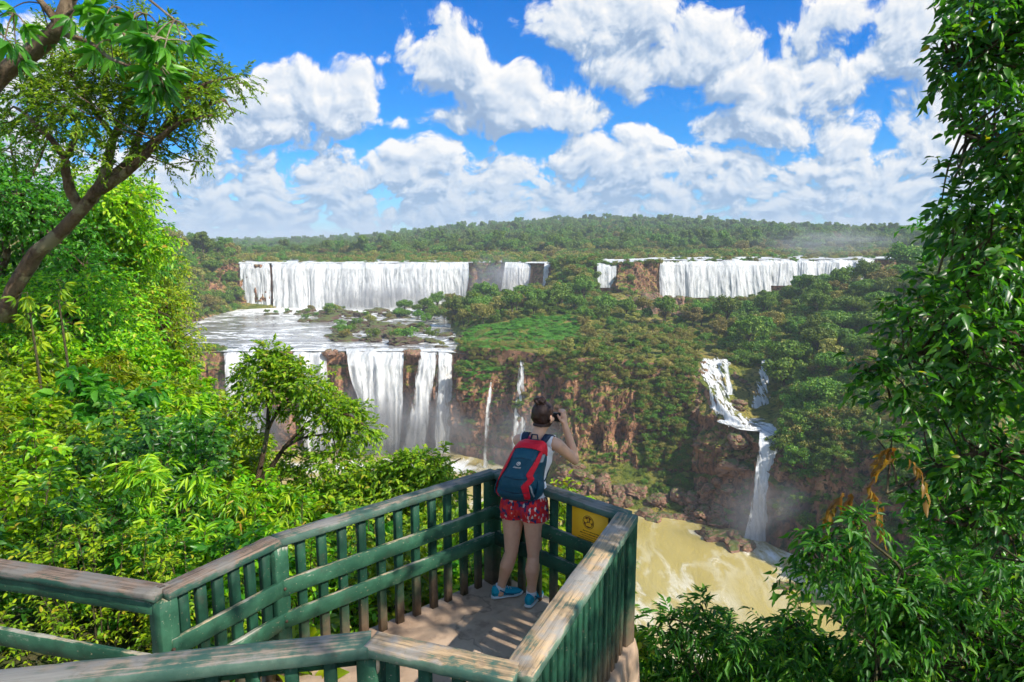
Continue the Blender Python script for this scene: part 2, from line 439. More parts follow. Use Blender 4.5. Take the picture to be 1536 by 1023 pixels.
Pg = np.stack([Xg, Yg, Zg], -1)
# smoothed normals of the plain form
dU = np.gradient(Pg, axis=0); dV = np.gradient(Pg, axis=1)
Ng = np.cross(dU, dV); Ng /= np.linalg.norm(Ng, axis=-1, keepdims=True) + 1e-9
PXg = np.broadcast_to(cols_px[:, None], Yg.shape)
steep = np.clip(1 - Ng[..., 2], 0, 1)
big = fbm(Pg * np.array([1/11., 1/11., 1/22.]), 3)
mid = fbm(Pg * np.array([1/3.6, 1/3.6, 1/6.5]) + 40, 3, ridge=True)
fine = fbm(Pg * np.array([1/1.3, 1/1.3, 1/1.0]) + 80, 3)
block = np.round(fbm(Pg * np.array([1/4.5, 1/4.5, 1/9.0]) + 7, 2) * 4) / 4
step = fbm(np.stack([Pg[..., 0]/30, Pg[..., 1]/30, Pg[..., 2]/2.2], -1) + 5, 2)
water_bed = (Zg < -29.25) & (Yg > 186) & (PXg > 240) & (PXg < 700) | ((Zg < -28.9) & (Yg > 184) & (Yg < 316) & (PXg > 250) & (PXg < 690))
cw = np.where(np.broadcast_to(cliffw, Yg.shape) > 0, cliffw, 0) * np.clip(steep * 2.2, 0, 1)
near_falls = ((PXg > 325) & (PXg < 700)).astype(float)
slab = np.round(fbm(Pg * np.array([1/8., 1/8., 1/15.]) + 31, 2) * 3.5) / 3.5
colm = fbm(np.stack([Pg[..., 0] / 2.6, Pg[..., 1] / 2.6, Pg[..., 2] / 16], -1) + 23, 2, ridge=True)
disp = cw * (big * (3.8 - 1.6 * near_falls) + mid * 1.0 + fine * 0.6 + block * 1.4 + slab * 2.3 + step * 0.9 + colm * (1.9 - .5 * near_falls))
for (nx, nw, nd_) in ((506, 12, 4.6), (616, 8, 4.2), (655, 3, 2.6), (416, 16, 3.5), (694, 9, 2.8), (300, 22, 2.0)):
    disp = disp + nd_ * np.exp(-((PXg - nx) / nw) ** 2) * cw * (Yg < 200) * (0.6 + 0.8 * fbm(Pg / 5.0 + nx, 2))
behind = np.zeros_like(disp)
for (f0, f1) in ((338, 394), (442, 486), (526, 602), (632, 652), (660, 680)): behind = np.maximum(behind, ((PXg > f0) & (PXg < f1) & (Yg < 200)) * 1.0)
for (f0, f1) in ((413, 706), (752, 816), (889, 925), (984, 1300)): behind = np.maximum(behind, ((PXg > f0) & (PXg < f1) & (Yg > 250)) * 1.0)
disp = np.where(behind > 0, disp * 0.25 - 1.2 * cw, disp)
casc = (PXg > 1036) & (PXg < 1176) & (Yg > 132) & (Yg < 182)
disp = np.where(casc, disp * 0.9, disp)
Pd = Pg + Ng * disp[..., None]
vert = (1 - np.clip(cw * 3, 0, 1)) * (fbm(Pg[..., :2][..., [0, 1, 1]] * np.array([1/14., 1/14., 0]), 4) * 1.6)
vert = np.where(casc, vert * 0.7 - 0.5 + 0.8 * fbm(Pg / 3.0, 3), vert)
vert = np.where(water_bed, vert * 0.1 - 0.1, vert)
vert = np.where(Yg > 480, vert * 3, vert)
vert = np.where((Yg > 320) & (Yg < 480) & (PXg > 330), vert * 0.35, vert)
Pd[..., 2] += vert
Pd[:, 0, 2] = np.minimum(Pd[:, 0, 2], -58)
nc, nr = Yg.shape
ii = np.arange(nc - 1)[:, None] * nr; jj = np.arange(nr - 1)[None, :]
FQ = np.stack([ii + jj, ii + nr + jj, ii + nr + jj + 1, ii + jj + 1], -1).reshape(-1, 4)

def terrain_mat():
    m, T, out = new_mat('land')
    g = T.node('ShaderNodeNewGeometry'); P = g.outputs['Position']
    sp = T.node('ShaderNodeSeparateXYZ'); T.l.new(g.outputs['Normal'], sp.inputs[0])
    n1 = T.noise(P, 0.10, 4.0, 0.6); n2 = T.noise(P, 0.9, 5.0, 0.65)
    mp = T.node('ShaderNodeMapping'); T.l.new(P, mp.inputs[0]); mp.inputs['Scale'].default_value = (0.5, 0.5, 0.16)
    n3 = T.noise(mp.outputs[0], 1.0, 5.0, 0.65, 0.6)
    rock = T.ramp(n3, [(0.25, (0.04, 0.025, 0.018)), (0.40, (0.15, 0.075, 0.045)), (0.55, (0.32, 0.16, 0.09)), (0.70, (0.48, 0.27, 0.15)), (0.85, (0.58, 0.42, 0.27))])
    rock = T.mix(T.ss(n2, 0.5, 0.62), rock, (0.055, 0.036, 0.026, 1))
    green = T.ramp(n1, [(0.3, (0.06, 0.10, 0.012)), (0.46, (0.15, 0.17, 0.024)), (0.58, (0.27, 0.22, 0.05)), (0.72, (0.36, 0.23, 0.10))])
    green = T.mix(T.ss(n2, 0.45, 0.65), green, (0.03, 0.055, 0.010, 1))
    moss = T.m('MULTIPLY', T.ss(n1, 0.46, 0.62), 0.75)
    f = T.ss(T.m('ADD', sp.outputs[2], T.m('MULTIPLY', T.m('SUBTRACT', n2, 0.5), 0.9)), 0.42, 0.66)
    sq = T.node('ShaderNodeSeparateXYZ'); T.l.new(P, sq.inputs[0])
    green = T.mix(T.m('MULTIPLY', T.ss(sq.outputs[1], 320, 330), T.ss(sq.outputs[1], 470, 430)), green, T.mix(n2, (0.10, 0.10, 0.03, 1), (0.24, 0.17, 0.07, 1)))
    f = T.m('MAXIMUM', f, T.m('MULTIPLY', moss, T.ss(n2, 0.5, 0.6)))
    b = principled(T, out, T.mix(f, rock, green), 0.85, 0.2)
    bump(T, b, T.noise(P, 2.2, 6.0, 0.7), 0.8, 0.6)
    return m
M['land'] = terrain_mat()
terr_me = mesh_np('terrain', Pd.reshape(-1, 3), FQ, True, [M['land']])
qf = ((cw[:-1, :-1] > 0.25)).ravel()
terr_me.polygons.foreach_set('use_smooth', ~qf)
link('terrain', terr_me, kind='structure')
TV = Pd.reshape(-1, 3)
bvh = BVHTree.FromPolygons(TV.tolist(), FQ.tolist())
def ground(x, y, top=120.0):
    h = bvh.ray_cast(Vector((x, y, top)), Vector((0, 0, -1)))
    return h[0], h[1]
def ground_px(px, Y):
    return ground(float(UPX(px)) * Y, Y)

# ------------------------------------------------------------------ water
def water_mat(name, col_stops, foam, foam_scale, rough=0.12, bumpd=0.15, stretch=(1, 1, 1), rot=0.0, foam_far=None):
    m, T, out = new_mat(name)
    g = T.node('ShaderNodeNewGeometry'); P = g.outputs['Position']
    mp = T.node('ShaderNodeMapping'); T.l.new(P, mp.inputs[0]); mp.inputs['Scale'].default_value = stretch; mp.inputs['Rotation'].default_value = (0, 0, rot)
    Q = mp.outputs[0]
    warp = T.v('SCALE', T.noise(Q, foam_scale * 0.35, 3.0, 0.5, out='Color')); warp.node.inputs['Scale'].default_value = 2.2 / foam_scale
    W = T.v('ADD', Q, warp)
    rn = T.noise(W, foam_scale * 0.55, 5.0, 0.6)
    ridge = T.m('SUBTRACT', 1.0, T.m('MULTIPLY', T.m('ABSOLUTE', T.m('SUBTRACT', rn, 0.5)), 9.0))
    patch = T.ss(T.noise(Q, foam_scale * 0.22, 3.0, 0.5), 0.38, 0.56)
    fr = T.noise(P, foam_scale * 5, 4.0, 0.7)
    fm = T.m('MULTIPLY', T.ss(T.m('ADD', ridge, T.m('MULTIPLY', fr, 0.6)), 0.75, 1.35), patch)
    fm = T.m('MULTIPLY', fm, foam)
    if foam_far:
        at_ = T.node('ShaderNodeAttribute'); at_.attribute_name = 'foam'
        fm = T.m('MAXIMUM', fm, T.ss(T.m('ADD', at_.outputs['Fac'], T.m('MULTIPLY', T.m('SUBTRACT', T.noise(W, foam_scale, 5.0, 0.65), 0.5), 2.2)), 0.45, 0.95))
    c = T.ramp(T.noise(W, foam_scale * 0.3, 4.0, 0.55), col_stops)
    b = principled(T, out, T.mix(fm, c, (0.82, 0.82, 0.78, 1)), T.mix(fm, (rough,) * 3 + (1,), (0.7, 0.7, 0.7, 1)), 0.5)
    bump(T, b, T.noise(W, foam_scale * 2.2, 5.0, 0.6), 0.55, bumpd)
    return m
def water_sheet(name, X, Y, z, mat, foamf=None):
    n = X.shape
    Z = X * 0 + z + fbm(np.stack([X/6, Y/6, X*0], -1), 3) * 0.12
    v = np.stack([X, Y, Z], -1).reshape(-1, 3)
    i = np.arange(n[0]-1)[:, None] * n[1]; j = np.arange(n[1]-1)[None, :]
    f = np.stack([i + j, i + n[1] + j, i + n[1] + j + 1, i + j + 1], -1).reshape(-1, 4)
    me = mesh_np(name, v, f, True, [mat])
    a = me.attributes.new('foam', 'FLOAT', 'POINT')
    a.data.foreach_set('value', (foamf(X, Y) if foamf else np.zeros_like(X)).astype(np.float32).ravel())
    return link(name, me, kind='structure')
def rect(xr, yr, n):
    return np.meshgrid(np.linspace(*xr, n[0]), np.linspace(*yr, n[1]), indexing='ij')
def fan(p0, p1, st0, d0, st1, d1, n):
    px = np.linspace(p0, p1, n[0])[:, None]; t = np.linspace(0, 1, n[1])[None, :]
    y0 = np.interp(px, _ck, _ct[:, st0, 0]) + d0
    y1 = (np.interp(px, _ck, _ct[:, st1, 0]) if st1 is not None else 0) + d1
    Y = y0 + (y1 - y0) * t
    return UPX(px) * Y, Y
def rimY(px, stage=2):
    return float(np.interp(px, _ck, _ct[:, stage, 0]))
def foam_basin(X, Y):
    px = X / Y * 985 + 768
    far = np.clip((Y - 268) / 45.0, 0, 1) ** 0.7
    rim = np.clip(1 - np.abs(Y - 193) / 9.0, 0, 1) * 0.75
    mid = 0.52 * np.exp(-((px - 580) / 100) ** 2 - ((Y - 250) / 34) ** 2)
    lft = 0.5 * np.exp(-((px - 430) / 60) ** 2 - ((Y - 262) / 14) ** 2)
    return np.maximum.reduce([far, rim, mid, lft]) * (px < 700) 
def foam_river(X, Y):
    px = X / Y * 985 + 768
    plunge = 0.72 * np.exp(-((X - UPX(1160) * 124) / 8) ** 2 - ((Y - 122) / 7) ** 2)
    lf = 0.9 * np.clip(1 - np.abs(Y - 170) / 12.0, 0, 1) * (px < 720)
    return np.maximum(plunge, lf)
M['river'] = water_mat('river_water', [(0.3, (0.36, 0.29, 0.09)), (0.7, (0.50, 0.41, 0.16))], 0.42, 0.16, 0.14, 0.6, (1, 0.45, 1), 0.5, True)
M['basin'] = water_mat('basin_water', [(0.3, (0.16, 0.155, 0.14)), (0.7, (0.34, 0.33, 0.30))], 1.0, 0.30, 0.14, 0.2, (0.5, 1, 1), 0.0, True)
M['upper'] = water_mat('upper_river_water', [(0.3, (0.2, 0.2, 0.18)), (0.7, (0.35, 0.35, 0.33))], 1.0, 0.12, 0.2, 0.2, (0.35, 1, 1), 0.0, True)
water_sheet('river', *rect((-260, 260), (30, 205), (300, 200)), ZR, M['river'], foam_river)
water_sheet('basin_water', *fan(250, 715, 2, -0.4, 5, -1.0, (240, 160)), ZB, M['basin'], foam_basin)
water_sheet('upper_river', *fan(360, 1440, 6, -0.4, None, 470, (300, 100)), np.interp(np.linspace(360, 1440, 300), [360, 815, 900, 990, 1440], [-8.3, -8.05, -7.15, -6.0, -5.4])[:, None], M['upper'], lambda X, Y: np.clip(1.1 - np.abs(Y - 335) / 60.0, 0.15, 1) * 0.75)

# falling water ----------------------------------------------------
def fall_mat(name, density, brk=1.0, tint=(0.88, 0.89, 0.88), dark=(0.50, 0.53, 0.54)):
    m, T, out = new_mat(name)
    uv = T.node('ShaderNodeUVMap'); uv.uv_map = 'flow'
    sp = T.node('ShaderNodeSeparateXYZ'); T.l.new(uv.outputs[0], sp.inputs[0])
    wr = T.noise(uv.outputs[0], 0.16, 3.0, 0.55, out='Color')
    wv = T.v('MULTIPLY', T.v('SUBTRACT', wr, (0.5, 0.5, 0.5)), (3.2, 6.0, 0))
    U = T.v('ADD', uv.outputs[0], wv)
    mp = T.node('ShaderNodeMapping'); T.l.new(U, mp.inputs[0]); mp.inputs['Scale'].default_value = (1.0, 0.085, 1)
    s1 = T.noise(mp.outputs[0], 1.5, 6.0, 0.62, 0.3); s2 = T.noise(mp.outputs[0], 0.36, 3.0, 0.5)
    mq = T.node('ShaderNodeMapping'); T.l.new(U, mq.inputs[0]); mq.inputs['Scale'].default_value = (1.0, 0.45, 1)
    puff = T.noise(mq.outputs[0], 0.55, 5.0, 0.6, 0.4)
    e = T.node('ShaderNodeAttribute'); e.attribute_name = 'edge'
    cov = T.m('ADD', e.outputs['Fac'], T.m('MULTIPLY', T.m('SUBTRACT', s1, 0.5), 1.7 * brk))
    cov = T.m('ADD', cov, T.m('MULTIPLY', T.m('SUBTRACT', s2, 0.5), 1.5))
    cov = T.m('ADD', cov, T.m('MULTIPLY', T.m('SUBTRACT', puff, 0.5), 0.9 * brk * brk))
    cov = T.m('ADD', cov, min(0.0, (density - 0.6) * 1.1))
    a = T.ss(cov, 0.15 - density * 0.55, 0.75 - density * 0.45)
    f = T.m('ADD', T.m('MULTIPLY', s1, 0.5), T.m('ADD', T.m('MULTIPLY', s2, 0.2), T.m('MULTIPLY', puff, 0.3)))
    c = T.mix(T.ss(f, 0.38, 0.56), dark + (1,), tint + (1,))
    d = T.node('ShaderNodeBsdfDiffuse'); T.l.new(c, d.inputs[0])
    tl = T.node('ShaderNodeBsdfTranslucent'); T.l.new(c, tl.inputs[0])
    mx = T.node('ShaderNodeMixShader'); mx.inputs[0].default_value = 0.35; T.l.new(d.outputs[0], mx.inputs[1]); T.l.new(tl.outputs[0], mx.inputs[2])
    tp = T.node('ShaderNodeBsdfTransparent')
    m2 = T.node('ShaderNodeMixShader'); T.l.new(a, m2.inputs[0]); T.l.new(tp.outputs[0], m2.inputs[1]); T.l.new(mx.outputs[0], m2.inputs[2])
    bm_ = T.node('ShaderNodeBump'); bm_.inputs['Strength'].default_value = 0.45; bm_.inputs['Distance'].default_value = 0.6
    T.l.new(puff, bm_.inputs['Height']); T.l.new(bm_.outputs[0], d.inputs['Normal'])
    T.l.new(m2.outputs[0], out.inputs[0])
    return m
M['fall_full'] = fall_mat('falling_water', 1.15)
M['fall_mid'] = fall_mat('thin_falling_water', 0.5)
M['fall_plunge'] = fall_mat('plunging_water', 0.95, 1.5, (0.86, 0.88, 0.90), (0.42, 0.46, 0.50))
M['fall_ragged'] = fall_mat('ragged_cascade_water', 0.42, 2.6, (0.86, 0.87, 0.87), (0.45, 0.46, 0.45))
M['fall_veil'] = fall_mat('veil_water', 0.30)
M['fall_thin'] = fall_mat('wispy_falling_water', 0.14)
def fall(label, rows_, mat, amp=0.8, edgew=1.2, group='waterfalls of the great falls', down=70, name='waterfall', noisy=1.0, drape=None):
    """rows_: (px left, px right, Y, z) from the lip down"""
    rows_ = np.array(rows_, float); t = np.linspace(0, len(rows_) - 1, down)
    r = np.stack([np.interp(t, np.arange(len(rows_)), rows_[:, k]) for k in range(4)], -1)
    wid = (r[:, 1] - r[:, 0]).max() / 985 * r[:, 2].mean(); n = int(min(500, max(14, wid * 4)))
    s = np.linspace(0, 1, n)[None, :]
    px = r[:, :1] * (1 - s) + r[:, 1:2] * s
    wob = fbm(np.stack([px[:1].repeat(down, 0) / 16, px * 0, px * 0], -1), 4) * 2.6
    drop = r[:1, 3:4] - r[:, 3:4]
    frac = np.clip(drop / 6.0, 0, 1)
    Xm = UPX(px) * r[:, 2:3]
    st = fbm(np.stack([Xm * 1.1, drop * 0.05 + 0 * px, px * 0], -1), 4) + 0.5 * fbm(np.stack([Xm * 0.3, drop * 0.03 + 0 * px, px * 0 + 9], -1), 2)
    Y = r[:, 2:3] + wob * noisy * 0.6 - (0.55 * st + 0.5 * fbm(np.stack([Xm * 0.7, drop * 0.22 + 0 * px, px * 0 + 3], -1), 3)) * amp * (0.15 + frac)
    sway = fbm(np.stack([Xm * .15, drop * 0.06 + 0 * px, px * 0 + 5], -1), 2) * np.clip(drop / 12, 0, 1) * min(2.0, wid * .12)
    X = UPX(px) * Y + sway; Z = r[:, 3:4] + 0 * px + fbm(np.stack([Xm / 2.2, Xm * 0, Xm * 0 + 1], -1), 3) * 0.5 * (1 - frac) * (drop > 0.2)
    Z = Z + np.where(np.arange(down)[:, None] < 4, fbm(np.stack([Xm / 3, Xm * 0, Xm * 0], -1), 2) * 0.25, 0)
    if drape is not None:
        for a_ in range(down):
            for b_ in range(n):
                h_ = ground(float(X[a_, b_]), float(Y[a_, b_]))[0]
                if h_: Z[a_, b_] = max(h_.z + drape, Z[-1, 0])
        for _ in range(1): Z[1:-1, 1:-1] = (Z[1:-1, 1:-1] * 2 + Z[:-2, 1:-1] + Z[2:, 1:-1] + Z[1:-1, :-2] + Z[1:-1, 2:]) / 6
    if drape is not None: Z = Z + 0.35 * fbm(np.stack([X, Y, Z * 0], -1) * 1.3, 3, ridge=True)
    v = np.stack([X, Y, Z], -1).reshape(-1, 3)
    i = np.arange(down - 1)[:, None] * n; j = np.arange(n - 1)[None, :]
    f = np.stack([i + j, i + n + j, i + n + j + 1, i + j + 1], -1).reshape(-1, 4)
    me = mesh_np(name, v, f, True, [mat])
    U = me.uv_layers.new(name='flow'); li = f.ravel()
    along = np.concatenate([[0], np.cumsum(np.hypot(np.diff(r[:, 3]), np.diff(r[:, 2])))])[:, None] + 0 * px
    uv = np.stack([Xm, along], -1).reshape(-1, 2)[li]
    U.data.foreach_set('uv', uv.astype(np.float32).ravel())
    a = me.attributes.new('edge', 'FLOAT', 'POINT')
    a.data.foreach_set('value', (np.clip(np.minimum(s, 1 - s) * wid / edgew, 0, 1) + 0 * px).astype(np.float32).ravel())
    return link(name, me, None, label, 'waterfall', group)
def curtain(label, l, r, stage, ztop, zbase, mat, yoff=1.0, back=4.0, l2=None, r2=None, **kw):
    c = (l + r) / 2; Y = rimY(c, stage) if stage else None
    l2 = l if l2 is None else l2; r2 = r if r2 is None else r2
    rw = [(l, r, Y + back, ztop + 0.25), (l, r, Y + 0.6, ztop + 0.12), (l, r, Y - yoff * 0.6, ztop - 0.5)]
    for q in (0.12, 0.3, 0.55, 0.8, 1.0):
        rw.append((l + (l2 - l) * q, r + (r2 - r) * q, Y - yoff * (0.6 + 1.6 * math.sqrt(q)), ztop + (zbase - ztop) * q))
    return fall(label, rw, mat, **kw)
# upper tier
curtain('thin broken strands of water over mossy rock at the left end of the far falls', 366, 412, 6, -8.2, -29, M['fall_mid'], 3.2)
curtain('widest white curtain waterfall of the far upper tier', 415, 704, 6, -8.2, -29.3, M['fall_full'], 4.0)
curtain('far waterfall right of the misty dark recess', 758, 814, 6, -8.0, -26, M['fall_full'], 3.0, l2=752, r2=812)
curtain('narrow strand of water just right of the recess fall, against dark rock', 815, 826, 6, -8.0, -25, M['fall_mid'], 2.5, l2=811, r2=822)
curtain('short narrow waterfall between two patches of brown cliff', 893, 922, 6, -7.2, -17.5, M['fall_full'], 2.5)
curtain('broad streaked waterfall on the right above the boulders', 986, 1150, 6, -6.0, -22, M['fall_full'], 3.5)
curtain('long low waterfall above the dark forest ridge', 1146, 1300, 6, -5.8, -17, M['fall_full'], 3.0, noisy=2.0)
curtain('last piece of waterfall showing beside the round tree at the far right', 1362, 1420, 6, -5.4, -15, M['fall_full'], 3.0)
# lower tier
curtain('big white waterfall at the left end of the lower tier, half behind the small tree', 336, 396, 2, -29.3, -57, M['fall_full'], 4.8, l2=329, r2=386, edgew=2.4)
curtain('waterfall showing through the branches of the small tree', 440, 490, 2, -29.4, -57, M['fall_full'], 3.5, l2=446, r2=500, edgew=2.4)
curtain('tall dense waterfall with a yellowish streak, right of the small tree', 520, 606, 2, -29.3, -57.2, M['fall_full'], 4.6, l2=540, r2=592, edgew=2.4)
curtain('slanting left strand of the split waterfall', 630, 656, 2, -29.3, -57, M['fall_mid'], 4.6, l2=596, r2=632, edgew=2.0)
curtain('thin veil right strand of the split waterfall', 654, 682, 2, -29.3, -57, M['fall_veil'], 3.8, l2=648, r2=676)
fall('thin strand of water springing from halfway down the brown cliff', [(735, 738, 180, -35.6), (734, 738, 174.5, -36.2), (730, 736, 171.5, -40), (725, 732, 170, -48), (721, 731, 169, -57)], M['fall_mid'], 0.4, edgew=1.6)
fall('slender waterfall down the brown cliff just left of the photographer', [(781, 788, 187, -27.6), (780, 788, 179.5, -28.4), (777, 788, 175.5, -31), (770, 790, 172.5, -40), (764, 792, 170.5, -50), (761, 794, 169, -57)], M['fall_thin'], 0.5)
# right-hand cascades
fall('white cascade sliding down the rocks into the small pool on the right', [(1100, 1112, 188, -27.4), (1090, 1106, 181, -27.8), (1054, 1100, 175.5, -27.9), (1048, 1092, 170, -28.5), (1053, 1088, 163, -29.8), (1058, 1092, 158, -31.2), (1066, 1104, 152, -33.0), (1078, 1120, 147, -34.7), (1090, 1138, 143, -36.3), (1102, 1154, 139, -37.1)], M['fall_ragged'], 1.2, edgew=3.4, noisy=0.4, drape=0.22)
fall('thin side strand of the cascade, down its right edge', [(1084, 1092, 173, -28.2), (1086, 1095, 166, -29.4), (1090, 1099, 160, -31.4), (1093, 1106, 154, -33.4)], M['fall_mid'], 0.6, noisy=0.3)
fall('fine spreading trickle of white water on dark rock above the pool', [(1143, 1148, 170, -28.0), (1140, 1152, 164, -29.2), (1136, 1158, 158, -32.6), (1131, 1162, 153, -36.8)], M['fall_ragged'], 1.2, edgew=2.0, noisy=0.3)
fall('single tall plunge waterfall in the shaded gorge on the right', [(1146, 1178, 140, -37.2), (1146, 1178, 133.0, -37.4), (1146, 1177, 130.6, -38.8), (1145, 1178, 129.4, -42), (1144, 1182, 128.2, -47), (1140, 1188, 127.2, -52), (1134, 1196, 126.2, -56.9)], M['fall_plunge'], 1.5, edgew=3.0, noisy=0.3)
# small pool feeding the plunge
pv = []
for k in range(28):
    a = 2 * math.pi * k / 28; rr = 1 + 0.12 * math.sin(3 * a) + 0.08 * math.sin(5 * a + 1)
    pv.append(((UPX(1140) * 143) + 7.5 * rr * math.cos(a), 142.5 + 5.5 * rr * math.sin(a), -37.35))
pv.append((float(UPX(1140) * 143), 142.5, -37.35))
link('pool', mesh_np('pool', pv, np.array([(28, k, (k + 1) % 28) for k in range(28)]), True, [M['basin']]), kind='structure')
# ------------------------------------------------------------------ crowns, bushes, rocks for the middle distance
def leaf_cards(n, pos, nor, size, rs, aspect=0.6, droop=0.2):
    """n small leaf-clump quads (bent rhombi) at pos, facing near nor"""
    nor = nor + rs.normal(0, 0.55, (n, 3)); nor /= np.linalg.norm(nor, axis=1)[:, None]
    t = rs.normal(0, 1, (n, 3)); t[:, 2] -= droop
    t -= nor * (t * nor).sum(1)[:, None]; t /= np.linalg.norm(t, axis=1)[:, None] + 1e-9
    b = np.cross(nor, t); s = (size * rs.uniform(0.6, 1.4, n))[:, None]
    a0 = pos - t * s; a1 = pos + b * s * aspect + nor * s * 0.12; a2 = pos + t * s; a3 = pos - b * s * aspect + nor * s * 0.12
    v = np.stack([a0, a1, a2, a3], 1).reshape(-1, 3)
    k = np.arange(n)[:, None] * 4
    return v, np.concatenate([k, k + 1, k + 2, k + 3], 1)
def crown_tree(seed, H=10.0, Wd=9.0, lumps=16, cards=3600, size=0.30, flat=0.75, base=0.35, gap=0.0):
    rs = np.random.default_rng(seed)
    C = []; Rr = []
    for k in range(lumps):
        a = rs.uniform(0, 2 * math.pi); q = math.sqrt(rs.uniform(0, 1)) * Wd * 0.36
        hz = H * (base + (1 - base) * (0.25 + 0.58 * rs.uniform(0, 1) * (1 - (q / (Wd * 0.5)) ** 2 * 0.6)))
        C.append((math.cos(a) * q, math.sin(a) * q, hz)); Rr.append(Wd * rs.uniform(0.12, 0.22))
    C = np.array(C); Rr = np.array(Rr)
    # secondary lumps give the cauliflower look of a crown
    C2, R2 = [], []
    for c, r in zip(C, Rr):
        for q in range(5):
            d = rs.normal(0, 1, 3); d[2] = abs(d[2]) * 0.8; d /= np.linalg.norm(d)
            C2.append(c + d * r * 0.75); R2.append(r * rs.uniform(0.35, 0.55))
    C = np.concatenate([C, C2]); Rr = np.concatenate([Rr, R2])
    w = Rr ** 2 / (Rr ** 2).sum(); idx = rs.choice(len(C), cards, p=w)
    d = rs.normal(0, 1, (cards, 3)); d[:, 2] += 0.25; d /= np.linalg.norm(d, axis=1)[:, None]
    pos = C[idx] + d * (Rr[idx] * rs.uniform(0.72, 1.08, cards))[:, None] * np.array([1, 1, flat])
    v, f = leaf_cards(cards, pos, d, size, rs)
    # trunk and limbs
    tb = MB(); top = np.array([0, 0, H * 0.62])
    tb.tube([(0, 0, -1.0), (rs.normal(0, .1), rs.normal(0, .1), H * 0.25), top * 0.75 + rs.normal(0, .2, 3), top], [H * .028, H * .022, H * .016, H * .008], 6)
    for c in C[:lumps]:
        s0 = np.array([0, 0, H * rs.uniform(0.28, 0.5)]); m = (s0 + c) / 2 + np.array([0, 0, -0.4])
        tb.tube([s0, m, c], [H * .010, H * .007, H * .003], 5)
    return v, f, tb
PROTO = {}
def proto(key, mat, **kw):
    v, f, tb = crown_tree(**kw)
    PROTO[key] = (mesh_np('crown_' + key, v, f, False, [M[mat]]), tb.mesh('trunk_' + key, M['bark_far'], True))
proto('dark_a', 'leaf_far', seed=1); proto('dark_b', 'leaf_far', seed=2, H=12, Wd=9, lumps=20); proto('dark_c', 'leaf_far', seed=3, H=9, Wd=11, lumps=20)
proto('tall', 'leaf_far', seed=4, H=15, Wd=8, lumps=14, base=0.5)
proto('olive_a', 'leaf_far_olive', seed=5, H=8, Wd=9, lumps=16, size=0.24); proto('olive_b', 'leaf_far_olive', seed=6, H=9, Wd=8, lumps=12, cards=2600)
proto('bright_a', 'leaf_far_bright', seed=7, H=8, Wd=8, lumps=16); proto('bright_b', 'leaf_far_bright', seed=8, H=10, Wd=8, lumps=14)
proto('bush_a', 'leaf_far', seed=9, H=3.2, Wd=4.2, lumps=9, cards=1100, size=0.17, base=0.0)
proto('bush_b', 'leaf_far_olive', seed=10, H=2.8, Wd=4.2, lumps=9, cards=1100, size=0.16, base=0.0)
proto('reed', 'reed', seed=13, H=2.4, Wd=4.5, lumps=9, cards=1300, size=0.15, base=0.0)
proto('bush_c', 'leaf_far_bright', seed=12, H=2.6, Wd=4.5, lumps=9, cards=1100, size=0.16, base=0.0)
def place_tree(key, p, s, label, group, name='tree', cat='tree', sq=1.0):
    t = thing(name, label, cat, p, random.uniform(0, 6.28), group, (s, s, s * sq))
    link('crown', PROTO[key][0], t); link('trunk', PROTO[key][1], t)
    return t
occupied = []
def scatter(zone, n, spacing, keys, smin, smax, label, group, name='tree', cat='tree', nzmin=0.3, zmin=-56.5, test=None, seed=0, sink=0.3):
    rs = random.Random(seed); got = 0; tries = 0
    (x0, x1), (y0, y1) = zone
    while got < n and tries < n * 40:
        tries += 1
        px = rs.uniform(x0, x1); Y = math.sqrt(rs.uniform(y0 * y0, y1 * y1))
        if test and not test(px, Y): continue
        x, y = float(UPX(px)) * Y, Y
        if any((x - a) ** 2 + (y - b) ** 2 < ((spacing + c) / 2) ** 2 for a, b, c in occupied): continue
        p, nr_ = ground(x, y)
        if p is None or abs(nr_.z) < nzmin or p.z < zmin: continue
        occupied.append((x, y, spacing)); got += 1
        k = rs.choice(keys)
        lb = label(px, Y, k) if callable(label) else label
        place_tree(k, (p.x, p.y, p.z - sink), rs.uniform(smin, smax), lb, group, name, cat, rs.uniform(0.85, 1.15))
    return got
KIND = {'dark_a': 'dark green rounded', 'dark_b': 'dark green full-crowned', 'dark_c': 'broad dark green', 'tall': 'tall narrow dark', 'olive_a': 'olive green', 'olive_b': 'loose olive',
        'bright_a': 'bright green rounded', 'bright_b': 'bright green', 'bush_a': 'dark green', 'bush_b': 'olive', 'bush_c': 'bright green'}
def lab(zone_words):
    def f(px, Y, k):
        return KIND[k] + ' ' + zone_words(px, Y)
    return f
TOTAL = 0
def bins(v, cuts, words):
    for c_, w_ in zip(cuts, words):
        if v < c_: return w_
    return words[-1]
# left bank beyond the shrubs
TOTAL += scatter(((150, 362), (226, 400)), 80, 7.4, ['dark_a', 'dark_b', 'dark_c', 'olive_b', 'olive_a', 'bright_a', 'tall', 'bright_b'], 0.72, 1.18,
    lab(lambda px, Y: 'tree ' + bins(Y, (248, 275, 305, 345), ('at the water\'s edge of', 'low on', 'halfway up', 'high on', 'atop')) + ' the left bank, ' + bins(px, (205, 265, 315), ('behind the yellowish tree', 'past the yellowish tree', 'above the basin', 'beside the wide far curtain'))),
    'trees on the left bank', test=lambda px, Y: not (px > 300 and Y < 262 + (px - 300) * 0.8), seed=1)
